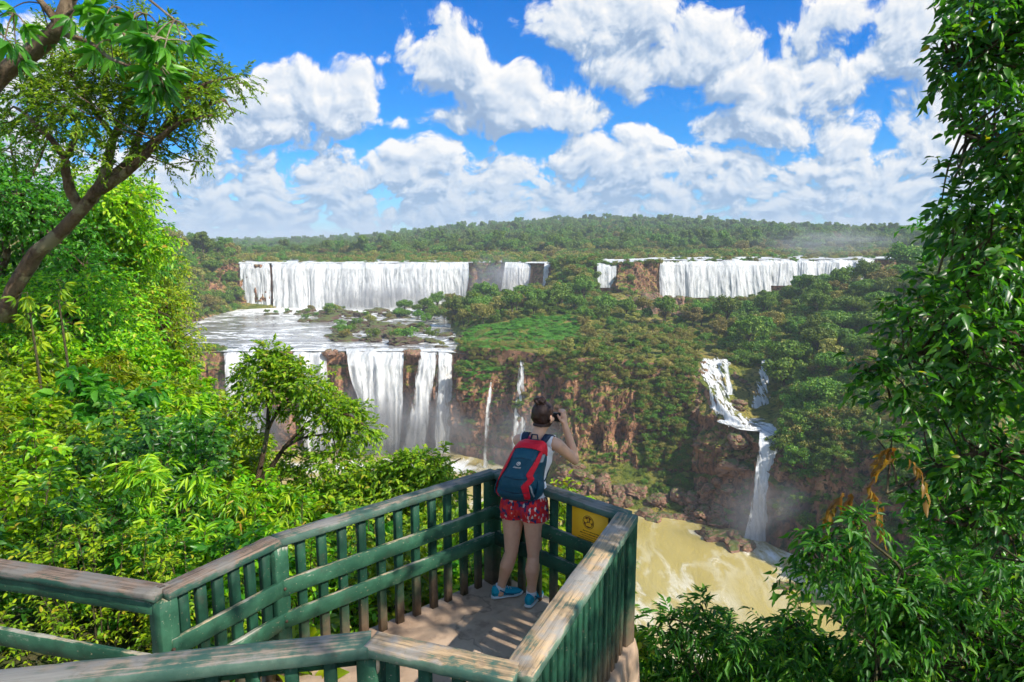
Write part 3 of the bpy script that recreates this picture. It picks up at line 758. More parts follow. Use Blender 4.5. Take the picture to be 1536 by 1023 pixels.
# island between the two tiers
TOTAL += scatter(((600, 1050), (216, 300)), 88, 6.8, ['dark_a', 'dark_b', 'dark_c', 'olive_a', 'olive_b', 'bright_a'], 0.55, 1.0,
    lab(lambda px, Y: 'island tree ' + bins(px, (665, 720, 780, 830, 885, 940, 1000), ('at the basin\'s right shore', 'below the misty recess', 'below the recess fall', 'behind the meadow\'s right end', 'on the wooded spur', 'below the short narrow waterfall', 'left of the boulder slope', 'below the broad right waterfall')) + ', ' + bins(Y, (232, 255), ('front row', 'middle row', 'back row'))),
    'trees on the island between the falls', seed=2, test=lambda px, Y: not (690 < px < 865 and Y < 224) and not (px > 875 and Y > 232) and not (px < 690 and Y < 240 + (700 - px) * 0.3))
# right ridge and gorge side
TOTAL += scatter(((1062, 1560), (136, 285)), 140, 7.2, ['dark_a', 'dark_b', 'dark_c', 'olive_a', 'olive_b', 'bright_a', 'bright_b', 'olive_b'], 0.66, 1.12,
    lab(lambda px, Y: bins(Y, (155, 175, 200, 225), ('tree low in the shaded gorge,', 'tree above the gorge wall,', 'tree on the middle slope,', 'tree near the ridge top,', 'tree behind the ridge top,')) + ' ' + bins(px, (1110, 1165, 1220, 1280, 1340, 1420), ('left of the cascades', 'above the cascades', 'right of the plunge waterfall', 'below the long low waterfall', 'left of the creeper-clad tree', 'under the creeper-clad tree', 'behind the framing tree'))),
    'trees on the right-hand ridge', seed=3, nzmin=0.2,
    test=lambda px, Y: not (px < 1205 and Y < 152) and not (px < 1178 and Y < 182) and not (px < 1120 and Y < 196) and not (px < 1110 and Y > 235) and not (px < 1330 and Y > 238))
TOTAL += scatter(((1125, 1345), (262, 289)), 16, 6.0, ['dark_a', 'olive_a', 'bright_a', 'dark_c'], 0.5, 0.85,
    lab(lambda px, Y: 'tree right under the long low waterfall, ' + bins(px, (1180, 1230, 1290), ('left end', 'left of the middle', 'right of the middle', 'right end'))), 'trees under the long low waterfall', seed=6, nzmin=0.2)
TOTAL += scatter(((690, 1112), (166, 232)), 64, 4.2, ['olive_a', 'olive_b', 'bright_a', 'olive_b', 'olive_a', 'bright_b', 'dark_a'], 0.24, 0.46,
    lab(lambda px, Y: 'small tree ' + bins(Y, (180, 200, 216), ('on the brink of the brown cliff', 'just behind the cliff edge', 'in the scrub of the shelf', 'at the back of the shelf')) + ', ' + bins(px, (780, 870, 930, 990, 1050), ('above the thin strands', 'right of the meadow', 'above the photographer\'s right', 'midway to the cascade', 'nearing the cascade', 'beside the cascade'))), 'small trees on the shelf above the cliff',
    seed=7, nzmin=0.3, test=lambda px, Y: not (696 < px < 866 and 176 < Y < 224) and not (px > 1040 and Y < 182))
# the round tree standing out on the ridge
p, _ = ground_px(1346, 232)
place_tree('dark_b', (p.x, p.y, p.z), 1.35, 'tall rounded tree covered in creeper, standing above the right-hand ridge', None)

# undergrowth as one mass: bushes on the ledges, the talus and along the upper river
def gn_scatter(name, pts, scales, rots, protos, kind='stuff'):
    me = bpy.data.meshes.new(name); me.vertices.add(len(pts)); me.vertices.foreach_set('co', np.asarray(pts, np.float32).ravel())
    a = me.attributes.new('sc', 'FLOAT_VECTOR', 'POINT'); a.data.foreach_set('vector', np.asarray(scales, np.float32).ravel())
    a = me.attributes.new('rz', 'FLOAT_VECTOR', 'POINT'); a.data.foreach_set('vector', np.asarray(rots, np.float32).ravel())
    o = link(name, me, kind=kind)
    g = bpy.data.node_groups.new('scatter', 'GeometryNodeTree')
    g.interface.new_socket('Geometry', in_out='INPUT', socket_type='NodeSocketGeometry'); g.interface.new_socket('Geometry', in_out='OUTPUT', socket_type='NodeSocketGeometry')
    N = g.nodes; L = g.links; gi = N.new('NodeGroupInput'); go = N.new('NodeGroupOutput')
    ip = N.new('GeometryNodeInstanceOnPoints'); mp = N.new('GeometryNodeMeshToPoints'); j = N.new('GeometryNodeJoinGeometry')
    L.new(gi.outputs[0], mp.inputs[0]); L.new(mp.outputs[0], ip.inputs['Points'])
    for po in protos:
        oi = N.new('GeometryNodeObjectInfo'); oi.inputs['Object'].default_value = po; oi.transform_space = 'ORIGINAL'; oi.inputs['As Instance'].default_value = True
        L.new(oi.outputs['Geometry'], j.inputs[0])
    L.new(j.outputs[0], ip.inputs['Instance']); ip.inputs['Pick Instance'].default_value = True
    for nm, sk in (('sc', 'Scale'), ('rz', 'Rotation')):
        na = N.new('GeometryNodeInputNamedAttribute'); na.data_type = 'FLOAT_VECTOR'; na.inputs['Name'].default_value = nm
        L.new([s for s in na.outputs if s.enabled][0], ip.inputs[sk])
    L.new(ip.outputs[0], go.inputs[0])
    md = o.modifiers.new('scatter', 'NODES'); md.node_group = g
    return o
M['land'].node_tree  # (land colours are in the terrain section)
def crown_obj(key):
    for o in COL.objects:
        if o.type == 'MESH' and o.data == PROTO[key][0]: return o
rs = np.random.default_rng(5)
# a few bushes as things on the meadow's edge so that the mass has its originals
for k, (key, px, Y) in enumerate([('bush_a', 742, 226), ('bush_b', 812, 226), ('bush_c', 692, 205)]):
    p, _ = ground_px(px, Y)
    place_tree(key, p, 1.0, KIND[key] + [' low bush at the back edge of the green meadow', ' low bush right of the green meadow', ' low bush at the left edge of the green meadow'][k], 'bushes round the meadow', 'bush', 'bush')
bo = [crown_obj(k) for k in ('bush_a', 'bush_b', 'bush_c')]
PT, SC, RT, IDX = [], [], [], []
ZV = Pd.reshape(-1, 3)
gn_cells = np.arange(nc * nr).reshape(nc, nr)
Nd = np.cross(np.gradient(Pd, axis=0), np.gradient(Pd, axis=1)); Nd /= np.linalg.norm(Nd, axis=-1, keepdims=True)
def mass(mask, n, s0, s1, keep):
    ids = np.nonzero((mask & ~((PXg > 1044) & (PXg < 1168) & (Yg > 134) & (Yg < 176)) & ~((PXg > 1140) & (PXg < 1186) & (Yg < 150)) & ~((PXg > 945) & (PXg < 1025) & (Yg > 234) & (Yg < 292))).ravel())[0]
    area = (np.linalg.norm(np.cross(np.gradient(Pd, axis=0), np.gradient(Pd, axis=1)), axis=-1)).ravel()[ids]
    w = area / area.sum(); pick = rs.choice(ids, n, p=w)
    p = ZV[pick] + rs.normal(0, 0.2, (n, 3)); q = fbm(p / 9.0, 3)
    ok = q + rs.normal(0, 0.15, n) > keep
    p = p[ok]; m = len(p); PT.append(p - [0, 0, 0.3])
    s = rs.uniform(s0, s1, m); SC.append(np.stack([s, s, s * rs.uniform(.7, 1.1, m)], -1)); RT.append(np.stack([rs.normal(0, .2, m), rs.normal(0, .2, m), rs.uniform(0, 6.28, m)], -1))
nzd = Nd[..., 2]
vis = (PXg > 180) & (PXg < 1480)
face = vis & (Yg < 192) & (PXg > 690) & (Zg > -56)
mass(face & (nzd > 0.25), 5000, 0.12, 0.45, 0.03)                      # ledges of the cliff and the talus
mass(vis & (PXg > 960) & (PXg < 1135) & (Yg < 160) & (Zg > -54) & (nzd > 0.1), 500, 0.2, 0.6, 0.0)
mass(vis & (PXg > 255) & (PXg < 345) & (Yg < 200) & (nzd > 0.5), 160, 0.3, 0.6, -0.1)
OL0 = len(PT)
mass(vis & (PXg > 690) & (PXg < 1110) & (Yg > 165) & (Yg < 236) & (nzd > 0.6) & ~((PXg < 866) & (PXg > 696) & (Yg > 177) & (Yg < 224)), 1100, 0.3, 0.8, 0.05)
mass(vis & (PXg > 600) & (PXg < 1150) & (Yg > 226) & (Yg < 300) & (nzd > 0.4) & ~water_bed, 1700, 0.4, 0.95, -0.2)
mass(vis & (PXg > 830) & (PXg < 892) & (Yg > 262) & (Yg < 312), 260, 0.9, 1.6, -0.5)
mass(vis & (PXg > 1090) & (Yg > 128) & (Yg < 262) & (nzd > 0.3) & ~((PXg < 1170) & (Yg < 172)), 3200, 0.6, 1.5, -0.5)
mass(vis & (PXg > 1165) & (Yg < 140) & (nzd > 0.1) & (Zg > -52), 700, 0.4, 1.0, -0.2)
mass(vis & (PXg < 365) & (Yg > 205) & (Yg < 420) & (nzd > 0.3) & ~water_bed, 1800, 0.6, 1.5, -0.5)
PTo, SCo, RTo = [PT.pop(OL0)], [SC.pop(OL0)], [RT.pop(OL0)]
PT, SC, RT, k1, k2, k3 = [], [], [], PT, SC, RT
upr = vis & (PXg > 330)
mass(upr & (Yg > 327) & (Yg < 350) & (PXg < 860), 700, 0.45, 1.0, 0.02)
mass(upr & (Yg > 298) & (Yg < 330) & (PXg > 985), 420, 0.4, 0.9, 0.08)
mass(upr & (Yg > 340) & (Yg < 440), 2400, 0.7, 1.6, -0.08)
mass(upr & (Yg > 400) & (Yg < 480), 1500, 1.0, 2.0, -0.3)
mass(face & (Zg > -33) & (Yg > 150) & (PXg > 860) & (PXg < 1110), 800, 0.3, 0.75, -0.1)
mass(face & (Zg > -33) & (PXg < 860), 700, 0.25, 0.6, -0.2)
mass(vis & (PXg > 960) & (PXg < 1130) & (Yg < 162) & (Zg > -50) & (nzd > 0.1), 800, 0.25, 0.6, 0.0)
PTo += PT; SCo += SC; RTo += RT; PT, SC, RT = k1, k2, k3
PT, SC, RT = map(np.concatenate, (PT, SC, RT))
gn_scatter('undergrowth', PT, SC, RT, bo)
gn_scatter('scrub_undergrowth', *map(np.concatenate, (PTo, SCo, RTo)), [bo[1], bo[1], bo[0], bo[1], bo[2]])
p, _ = ground_px(770, 205); place_tree('reed', p, .6, 'bright clump of reeds in the middle of the green meadow', None, 'reed_clump', 'reeds'); reed_o = crown_obj('reed')
PT, SC, RT = [], [], []
mass(vis & (PXg > 698) & (PXg < 868) & (Yg > 181) & (Yg < 224) & (nzd > 0.5), 2200, 0.35, 0.7, -0.35)
PT, SC, RT = map(np.concatenate, (PT, SC, RT)); SC[:, 2] *= 0.35
gn_scatter('meadow_grass', PT, SC, RT, [reed_o])
# the far-off forest as one mass
fo = [crown_obj(k) for k in ('dark_a', 'dark_b', 'dark_c', 'tall', 'bright_b', 'dark_b', 'olive_a', 'olive_b')]
fp = []
for Y0, Y1, sp_ in ((440, 620, 8.0), (620, 900, 9.5), (900, 1300, 11.5), (1300, 2000, 17), (2000, 3200, 30)):
    n = int((Y1 ** 2 - Y0 ** 2) / 2 * 1.35 / sp_ ** 2)
    Y = np.sqrt(rs.uniform(Y0 ** 2, Y1 ** 2, n)); px = rs.uniform(150, 1560, n)
    fp.append(np.stack([px, Y], -1))
fp = np.concatenate(fp); X = UPX(fp[:, 0]) * fp[:, 1]
pts = []
for x, y in zip(X, fp[:, 1]):
    h = bvh.ray_cast(Vector((x, y, 150)), Vector((0, 0, -1)))[0]
    if h: pts.append((h.x, h.y, h.z - 0.5))
pts = np.array(pts); n = len(pts); s = np.interp(pts[:, 0] / pts[:, 1], [-.45, -.1], [.68, 1.0]) * rs.uniform(0.7, 1.35, n) * np.clip(0.9 + 0.25 * fbm(pts / 40.0, 2), 0.6, 1.4) * np.where(pts[:, 1] > 1300, 1.3, 1)
gn_scatter('forest', pts, np.stack([s, s, s], -1), np.stack([0 * s, 0 * s, rs.uniform(0, 6.28, n)], -1), fo)

# ---- rocks
def rock_mat(name, c1, c2):
    m, T, out = new_mat(name)
    tc = T.node('ShaderNodeTexCoord'); P = tc.outputs['Object']
    c = T.ramp(T.noise(P, 1.6, 5.0, 0.65), [(0.3, c1), (0.68, c2)])
    g = T.node('ShaderNodeNewGeometry'); sp = T.node('ShaderNodeSeparateXYZ'); T.l.new(g.outputs['Normal'], sp.inputs[0])
    f = T.ss(T.m('ADD', sp.outputs[2], T.m('MULTIPLY', T.noise(P, 2.5, 4.0), 0.7)), 1.05, 1.3)
    b = principled(T, out, T.mix(f, c, (0.09, 0.11, 0.03, 1)), 0.8, 0.3); bump(T, b, T.noise(P, 6, 5.0, 0.7), 0.7, 0.1)
    return m
M['rock'] = rock_mat('wet_brown_rock', (0.03, 0.022, 0.018), (0.14, 0.085, 0.06))
M['rock_red'] = rock_mat('red_brown_rock', (0.09, 0.05, 0.035), (0.34, 0.19, 0.125))
def rock_mesh(seed, mat, flat=0.6):
    bm = bmesh.new(); bmesh.ops.create_icosphere(bm, subdivisions=4, radius=1.0)
    P = np.array([v.co[:] for v in bm.verts]); d = fbm(P * 0.9 + seed * 7, 2) * 0.45 + np.abs(fbm(P * 2.0 + seed * 3, 3)) * 0.4 + np.round(fbm(P * 1.4 + seed, 1) * 3) / 3 * 0.25
    P2 = P * (0.85 + d)[:, None] * [1, .85, flat]
    for v, c in zip(bm.verts, P2): v.co = c
    me = bpy.data.meshes.new('rock'); bm.to_mesh(me); bm.free(); me.materials.append(M[mat]); return me
def mp3(px, Y, z): return (float(UPX(px)) * Y, Y, z)
RK = [rock_mesh(k, 'rock', 0.5) for k in range(4)]; RR = [rock_mesh(k + 10, 'rock_red', 0.75) for k in range(5)]
rr = random.Random(4)
def rocks(n, fpx, z, smin, smax, meshes, label, group, bushy=0.0):
    for k in range(n):
        px, Y = fpx()
        x = float(UPX(px)) * Y; zz = z
        if z is None:
            p, _ = ground(x, Y)
            if p is None: continue
            zz = p.z
        s = smin + (smax - smin) * rr.random() ** 2.2
        lb = label(px, Y, s) if callable(label) else label
        o = link('rock', rr.choice(meshes), None, lb, 'rock', group, None, (x, Y, zz))
        o.scale = (s * rr.uniform(.8, 1.5), s, s * rr.uniform(.7, 1.1)); o.rotation_euler = (rr.uniform(-.2, .2), rr.uniform(-.2, .2), rr.uniform(0, 6.28))
        if rr.random() < bushy and s > 1.4:
            place_tree(rr.choice(['bush_b', 'bush_c', 'bush_a']), (x, Y, zz + s * .25), s * 0.33, bins(s, (2.2, 3.2), ('small', 'middling', 'large')) + ' green bush on a basin rock ' + bins(Y, (235, 262, 285), ('near the lower lip', 'in the middle rapids', 'in the upper rapids', 'close under the far curtain')) + bins(px, (500, 560, 620), (', left side', ', left of centre', ', right of centre', ', right side')), 'bushes on the basin rocks', 'bush', 'bush')
def basin_px():
    while True:
        px = rr.gauss(580, 75); Y = rr.choice([rr.gauss(248, 22), rr.gauss(292, 12), rr.gauss(225, 12)])
        if 430 < px < 705 and 199 < Y < 308 and not (px < 500 and Y < 262): return px, Y
rocks(120, basin_px, ZB - 0.05, 0.8, 4.8, RK, lambda px, Y, s: bins(s, (1.6, 2.6), ('small', 'middling', 'big')) + ' dark rock ' + bins(Y, (218, 235, 255, 285), ('by the lower lip', 'in calm basin water', 'in the rapids', 'in the upper rapids', 'near the far curtain')) + bins(px, (520, 570, 620), (', left part', ', centre-left', ', centre-right', ', right part')), 'rocks in the basin', 0.32)
rocks(24, lambda: (rr.uniform(395, 520), rr.uniform(285, 306)), ZB, 1.0, 3.4, RK, lambda px, Y, s: ('larger' if s > 1.9 else 'small') + ' low brown rock ' + bins(px, (430, 460, 490), ('at the left end', 'left of the middle', 'right of the middle', 'at the right end')) + ' of the row below the far curtain', 'rocks under the left end of the far curtain', 0.5)
rocks(120, lambda: (lambda px: (px, float(np.interp(px, _ck, _ct[:, 0, 0])) + rr.uniform(1, 9)))(rr.uniform(840, 1120)), None, 0.5, 3.0, RR, lambda px, Y, s: ('big' if s > 1.3 else 'small') + ' red-brown boulder on the shore ' + bins(px, (880, 925, 960, 1000, 1040, 1080), ('just right of the photographer', 'above the notice sign', 'above the corner post', 'right of the corner post', 'midway to the plunge', 'nearer the plunge', 'by the shaded shelf')), 'boulders along the canyon shore')
rocks(64, lambda: (rr.gauss(985, 24), rr.uniform(236, 288)), None, 1.0, 3.8, RR, lambda px, Y, s: ('big' if s > 1.6 else 'small') + ' reddish boulder in the tumbled slope, ' + bins(px, (965, 985, 1010), ('left part', 'left of the middle', 'right of the middle', 'right part')) + bins(Y, (255, 270), (', lower', ', halfway', ', upper')), 'boulders below the broad right waterfall')
rocks(26, lambda: (rr.choice([rr.uniform(490, 522), rr.uniform(606, 630), rr.uniform(398, 438), rr.uniform(684, 700)]), rr.uniform(189, 192.5)), -29.6, 0.9, 2.2, RR, lambda px, Y, s: ('larger' if s > 1.2 else 'small') + ' brown rock on the lower lip ' + bins(px, (450, 560, 650), ('behind the slim tree', 'left of the dense waterfall', 'between the dense and split falls', 'right of the split waterfall')), 'rocks on the lower lip')
p = onz(1182, 880, ZR); o = link('rock', RR[1], None, 'lone brown rock in the water right of the plunge waterfall', 'rock', None, None, (p.x, p.y, ZR)); o.scale = (2.4, 2.0, 1.4)
for k, (px, py, sc) in enumerate([(1076, 806, 2.6), (1096, 812, 3.0), (1112, 818, 2.0), (1124, 822, 1.4), (1058, 802, 1.8)]):
    p = onz(px, py, ZR); o = link('rock', RR[k], None, ['dark shelf rock at the water left of the plunge', 'biggest shelf rock at the water left of the plunge', 'shelf rock just left of the plunge foot', 'smallest shelf rock by the plunge foot', 'leftmost rock of the shaded shelf by the plunge'][k], 'rock', 'rocks by the plunge waterfall', None, (p.x, p.y, ZR)); o.scale = (sc * 1.5, sc, sc); o.rotation_euler.z = k * 1.3
rocks(26, lambda: (rr.choice([rr.gauss(1048, 5), rr.gauss(1108, 9)]) , rr.uniform(144, 172)), None, 0.5, 1.7, RR, lambda px, Y, s: ('larger' if s > .9 else 'small') + ' brown rock ' + ('left' if px < 1080 else 'right') + ' of the sliding cascade, ' + bins(Y, (153, 163), ('low down', 'halfway', 'near its top')), 'rocks beside the right-hand cascade')
# ------------------------------------------------------------------ lookout platform and railings
def paint_mat(name, wear=0.5, paint=(0.007, 0.036, 0.022), paint2=(0.018, 0.082, 0.045), wood=(0.22, 0.16, 0.11), grey=(0.20, 0.19, 0.17)):
    m, T, out = new_mat(name)
    tc = T.node('ShaderNodeTexCoord'); P = tc.outputs['Object']
    uv = T.node('ShaderNodeAttribute'); uv.attribute_name = 'grain'
    mp = T.node('ShaderNodeMapping'); T.l.new(uv.outputs['Vector'], mp.inputs[0]); mp.inputs['Scale'].default_value = (2.2, 55, 55)
    gr = T.noise(mp.outputs[0], 1.0, 6.0, 0.65, 0.6)
    n1 = T.noise(P, 3.2, 5.0, 0.65); n2 = T.noise(P, 22.0, 4.0, 0.6)
    pc = T.mix(T.ss(n1, 0.35, 0.65), (*paint, 1), (*paint2, 1))
    wc = T.mix(T.ss(gr, 0.35, 0.65), (*[c * 0.55 for c in wood], 1), (*[min(1, c * 1.5) for c in wood], 1))
    wc = T.mix(T.ss(n1, 0.45, 0.6), wc, T.mix(gr, (*[c * 0.6 for c in grey], 1), (*[min(1, c * 1.7) for c in grey], 1)))
    g = T.node('ShaderNodeNewGeometry'); sp = T.node('ShaderNodeSeparateXYZ'); T.l.new(g.outputs['Normal'], sp.inputs[0])
    wearm = T.m('ADD', T.m('MULTIPLY', sp.outputs[2], 0.16), T.m('ADD', T.m('MULTIPLY', gr, 0.38), T.m('MULTIPLY', n1, 0.62)))
    wearm = T.m('ADD', wearm, T.m('MULTIPLY', n2, 0.15))
    pt = T.ss(g.outputs['Pointiness'], 0.515, 0.56)
    wearm = T.m('ADD', wearm, T.m('MULTIPLY', pt, T.m('MULTIPLY', n2, 0.28)))
    chips = T.ss(T.noise(P, 60.0, 3.0, 0.6), 0.66, 0.70)
    f = T.m('MAXIMUM', T.ss(wearm, 0.80 - wear * 0.3, 0.90 - wear * 0.3), T.m('MULTIPLY', chips, 0.7))
    dirt = T.ss(T.noise(P, 9.0, 4.0, 0.6), 0.55, 0.75)
    c = T.mix(T.m('MULTIPLY', dirt, 0.45), T.mix(f, pc, wc), (0.05, 0.045, 0.03, 1))
    sz = T.node('ShaderNodeSeparateXYZ'); T.l.new(P, sz.inputs[0])
    stain = T.m('MULTIPLY', T.ss(T.m('ADD', sz.outputs[2], T.m('MULTIPLY', T.noise(P, 7.0, 4.0, 0.6), 0.5)), 0.28, 0.62, 1.0, 0.0), 0.85)
    c = T.mix(stain, c, T.mix(n2, (0.07, 0.045, 0.03, 1), (0.20, 0.13, 0.085, 1)))
    b = principled(T, out, c, T.m('MULTIPLY_ADD', f, 0.2, 0.62), 0.22)
    bump(T, b, T.m('ADD', gr, T.m('MULTIPLY', f, -0.35)), 0.5, 0.004)
    return m
M['rail'] = paint_mat('worn_top_rail', 0.45, (0.035, 0.085, 0.065), (0.09, 0.15, 0.115), (0.19, 0.15, 0.11), (0.17, 0.165, 0.15))
M['rail_brown'] = paint_mat('bare_brown_rail', 0.80, (0.02, 0.07, 0.05), (0.06, 0.12, 0.09), (0.16, 0.115, 0.085), (0.14, 0.13, 0.115))
M['rail_yellow'] = paint_mat('pale_yellow_rail', 0.62, (0.05, 0.12, 0.09), (0.14, 0.21, 0.15), (0.36, 0.25, 0.14), (0.24, 0.225, 0.20))  # paler, yellower wood for the near right and front top boards
M['green'] = paint_mat('green_paint', 0.22)
M['green_worn'] = paint_mat('flaking_green_paint', 0.40, (0.014, 0.062, 0.036), (0.04, 0.13, 0.075), (0.30, 0.24, 0.15), (0.3, 0.29, 0.24))

class WB(MB):
    """wood beams that remember their grain direction"""
    def __init__(s): super().__init__(); s.g = []
    def beam(s, a, b, w, h, up=(0, 0, 1), bev=0.005, seg=14, jit=0.0010):
        n0 = s.n; s.bar(a, b, w, h, up, bev, seg, jit); V = s.v[-1]
        a = np.asarray(a, float); b = np.asarray(b, float); d = b - a; L = np.linalg.norm(d); d /= L
        sx = np.cross(d, up); sx /= np.linalg.norm(sx); uz = np.cross(sx, d)
        q = V - a; o = rng.uniform(0, 50)
        s.g.append(np.stack([q @ d + o, q @ sx + o, q @ uz], -1))
    def make(s, name, mat, parent, label=None):
        me = s.mesh(name, mat)
        at_ = me.attributes.new('grain', 'FLOAT_VECTOR', 'POINT'); at_.data.foreach_set('vector', np.concatenate(s.g).astype(np.float32).ravel())
        return link(name, me, parent, label)
def piece(name, a, b, w, h, mat, parent, label=None, **kw):
    q = WB(); q.beam(a, b, w, h, **kw); return q.make(name, M[mat], parent, label)

HT = 0.95
def tp(px, py): return onz(px, py, HT)
cA, cB, cC, cD, cE, cF = tp(742, 705), tp(941, 770), tp(776, 1006), tp(556, 958), tp(413, 806), tp(243, 884)
cFl = tp(-40, 840); cDl = tp(-20, 1020)
# extend outwards past the view
cFl = cF + (cFl - cF) * 1.6; cDl = cD + (cDl - cD) * 1.6
def v3(p, z): return (p[0], p[1], z)
def lerp(a, b, t): return a + (b - a) * t
def nrm2(a, b, side):
    d = (b - a); d.z = 0; d.normalize(); n = Vector((-d.y, d.x, 0)); return n * side
def railing(label, a, b, side, top_mat, posts, n_bal, mids=(0.62, 0.40), bal_bottom=-0.02, t0=0.03, t1=0.97, topw=0.125, toph=0.05, skew=0.0, bal_mat='green', mid_mat='green_worn', under=False, ext=(0.0, 0.0)):
    """side: which way the handrail boards face (the lookout side)"""
    r = thing('railing', label, 'railing', v3(a, 0)); O = Vector(v3(a, 0)); n = nrm2(a, b, side)
    d = (b - a).normalized()
    loc = lambda p, z, off=0.0: tuple(Vector(v3(p + n * off, z)) - O)
    piece('top_rail', loc(a - d * ext[0], HT - toph / 2), loc(b + d * ext[1], HT - toph / 2), topw, toph, top_mat, r, bev=0.007, seg=30)
    for k, z in enumerate(mids):
        piece('middle_rail' if k == 0 else 'lower_rail', loc(a, z, 0.045), loc(b, z, 0.045), 0.035, 0.105, mid_mat, r, seg=24)
    if under:
        piece('under_rail', loc(a, HT - toph - 0.045, 0.03), loc(b, HT - toph - 0.045, 0.03), 0.03, 0.075, mid_mat, r, seg=20)
    for (t, zb, m_) in posts:
        p = lerp(a, b, t)
        piece('post', loc(p, zb, -0.0), loc(p, HT - toph - 0.002, -0.0), 0.105, 0.105, m_, r, up=(d.x, d.y, 0), seg=12)
    for i in range(n_bal):
        t = t0 + (t1 - t0) * (i + 0.5) / n_bal; p = lerp(a, b, t)
        lean = random.uniform(-0.006, 0.006)
        piece('baluster', loc(p + d * lean, bal_bottom + random.uniform(-.015, .01), -0.002), loc(p, HT - toph - 0.001, -0.002), 0.042, 0.058, bal_mat, r, up=(d.x, d.y, 0), bev=0.004, seg=6, jit=0.0008)
    # bolt heads on the rails
    bolt = MB()
    for (t, _, _) in posts:
        p = lerp(a, b, t)
        for z in mids: bolt.ell(loc(p, z, 0.064), (0.011, 0.011, 0.011), 8, 6)
    if posts: bolt.build('bolt_heads', M['iron'], r, True)
    return r
m_, T_, o_ = new_mat('rusty_iron'); principled(T_, o_, T_.ramp(T_.noise(None, 40.0, 3.0), [(0.3, (0.03, 0.025, 0.02)), (0.7, (0.12, 0.07, 0.04))]), 0.7, 0.5, Metallic=0.4); M['iron'] = m_
railing('long green left railing of the lookout with worn grey top board', cE, cA, -1, 'rail', [(0.985, -0.02, 'green')], 11, t0=0.045, t1=0.94)
railing('short brown-topped railing span between the two left posts', cF, cE, -1, 'rail_brown', [(0.0, -0.02, 'green_worn'), (1.0, -0.02, 'green_worn')], 6, t0=0.07, t1=0.95, bal_bottom=-0.1)
railing('railing branching to the left edge with two green boards and no balusters', cFl, cF, -1, 'rail_brown', [], 0, mids=(0.53,), under=True)
railing('shaded far railing behind the photographer with the yellow notice on it', cA, cB, -1, 'rail', [(1.0, -0.25, 'green')], 7, t0=0.05, t1=0.93, mid_mat='green')
railing('near right railing with broad pale yellow top board above the river', cC, cB, 1, 'rail_yellow', [(0.0, -0.05, 'green')], 17, t0=0.03, t1=0.95, topw=0.15, toph=0.055, mids=(0.40,), mid_mat='green')
railing('front railing with peeling pale top board at the bottom of the view', cD, cC, 1, 'rail_yellow', [(0.0, -0.05, 'green_worn')], 4, t0=0.04, t1=0.97, topw=0.14, toph=0.055, mids=(0.40,), mid_mat='green')
railing('nearest railing with thick grey-green top board at the lower left', cDl, cD, 1, 'rail', [], 14, topw=0.15, toph=0.06, t0=0.02, t1=0.96, mids=(0.40,), under=True, mid_mat='green')

chip = MB(); cp = Vector((cD.x, cD.y, HT - 0.10)); chip.ell(cp + Vector((.035, -.052, 0)), (.016, .010, .045), 10, 8); M['bare'] = bark_mat('bare_wood', (0.40, 0.28, 0.18), (0.62, 0.48, 0.34), 12.0)
pr_ = [o for o in COL.objects if o.get('label', '').startswith('front railing')][0]; co_ = chip.build('chipped_wood', M['bare'], pr_, True); co_.location = -pr_.location
# platform floor: one slab of dusty concrete with a rough edge
def slab_mat():
    m, T, out = new_mat('dusty_concrete')
    tc = T.node('ShaderNodeTexCoord'); P = tc.outputs['Object']
    n = T.noise(P, 1.6, 6.0, 0.6); n2 = T.noise(P, 38.0, 4.0, 0.7); n3 = T.noise(P, 6.0, 5.0, 0.6)
    c = T.ramp(n, [(0.25, (0.22, 0.145, 0.095)), (0.5, (0.38, 0.27, 0.185)), (0.75, (0.52, 0.39, 0.28))])
    c = T.mix(T.m('MULTIPLY', T.ss(n3, 0.5, 0.7), 0.5), c, (0.10, 0.07, 0.05, 1))
    c = T.mix(T.ss(n2, 0.66, 0.74), c, (0.42, 0.36, 0.30, 1))
    vo = T.node('ShaderNodeTexVoronoi', feature='DISTANCE_TO_EDGE'); T.l.new(T.v('ADD', P, T.v('SCALE', T.noise(P, 3.0, 3.0, out='Color'))), vo.inputs['Vector']); vo.inputs['Scale'].default_value = 0.55
    crack = T.ss(vo.outputs['Distance'], 0.003, 0.010, 1.0, 0.0)
    c = T.mix(T.m('MULTIPLY', crack, 0.35), c, (0.05, 0.035, 0.025, 1))
    b = principled(T, out, c, 0.9, 0.2); bump(T, b, T.m('ADD', n2, T.m('MULTIPLY', n3, 2.0)), 0.5, 0.006)
    return m
M['slab'] = slab_mat()
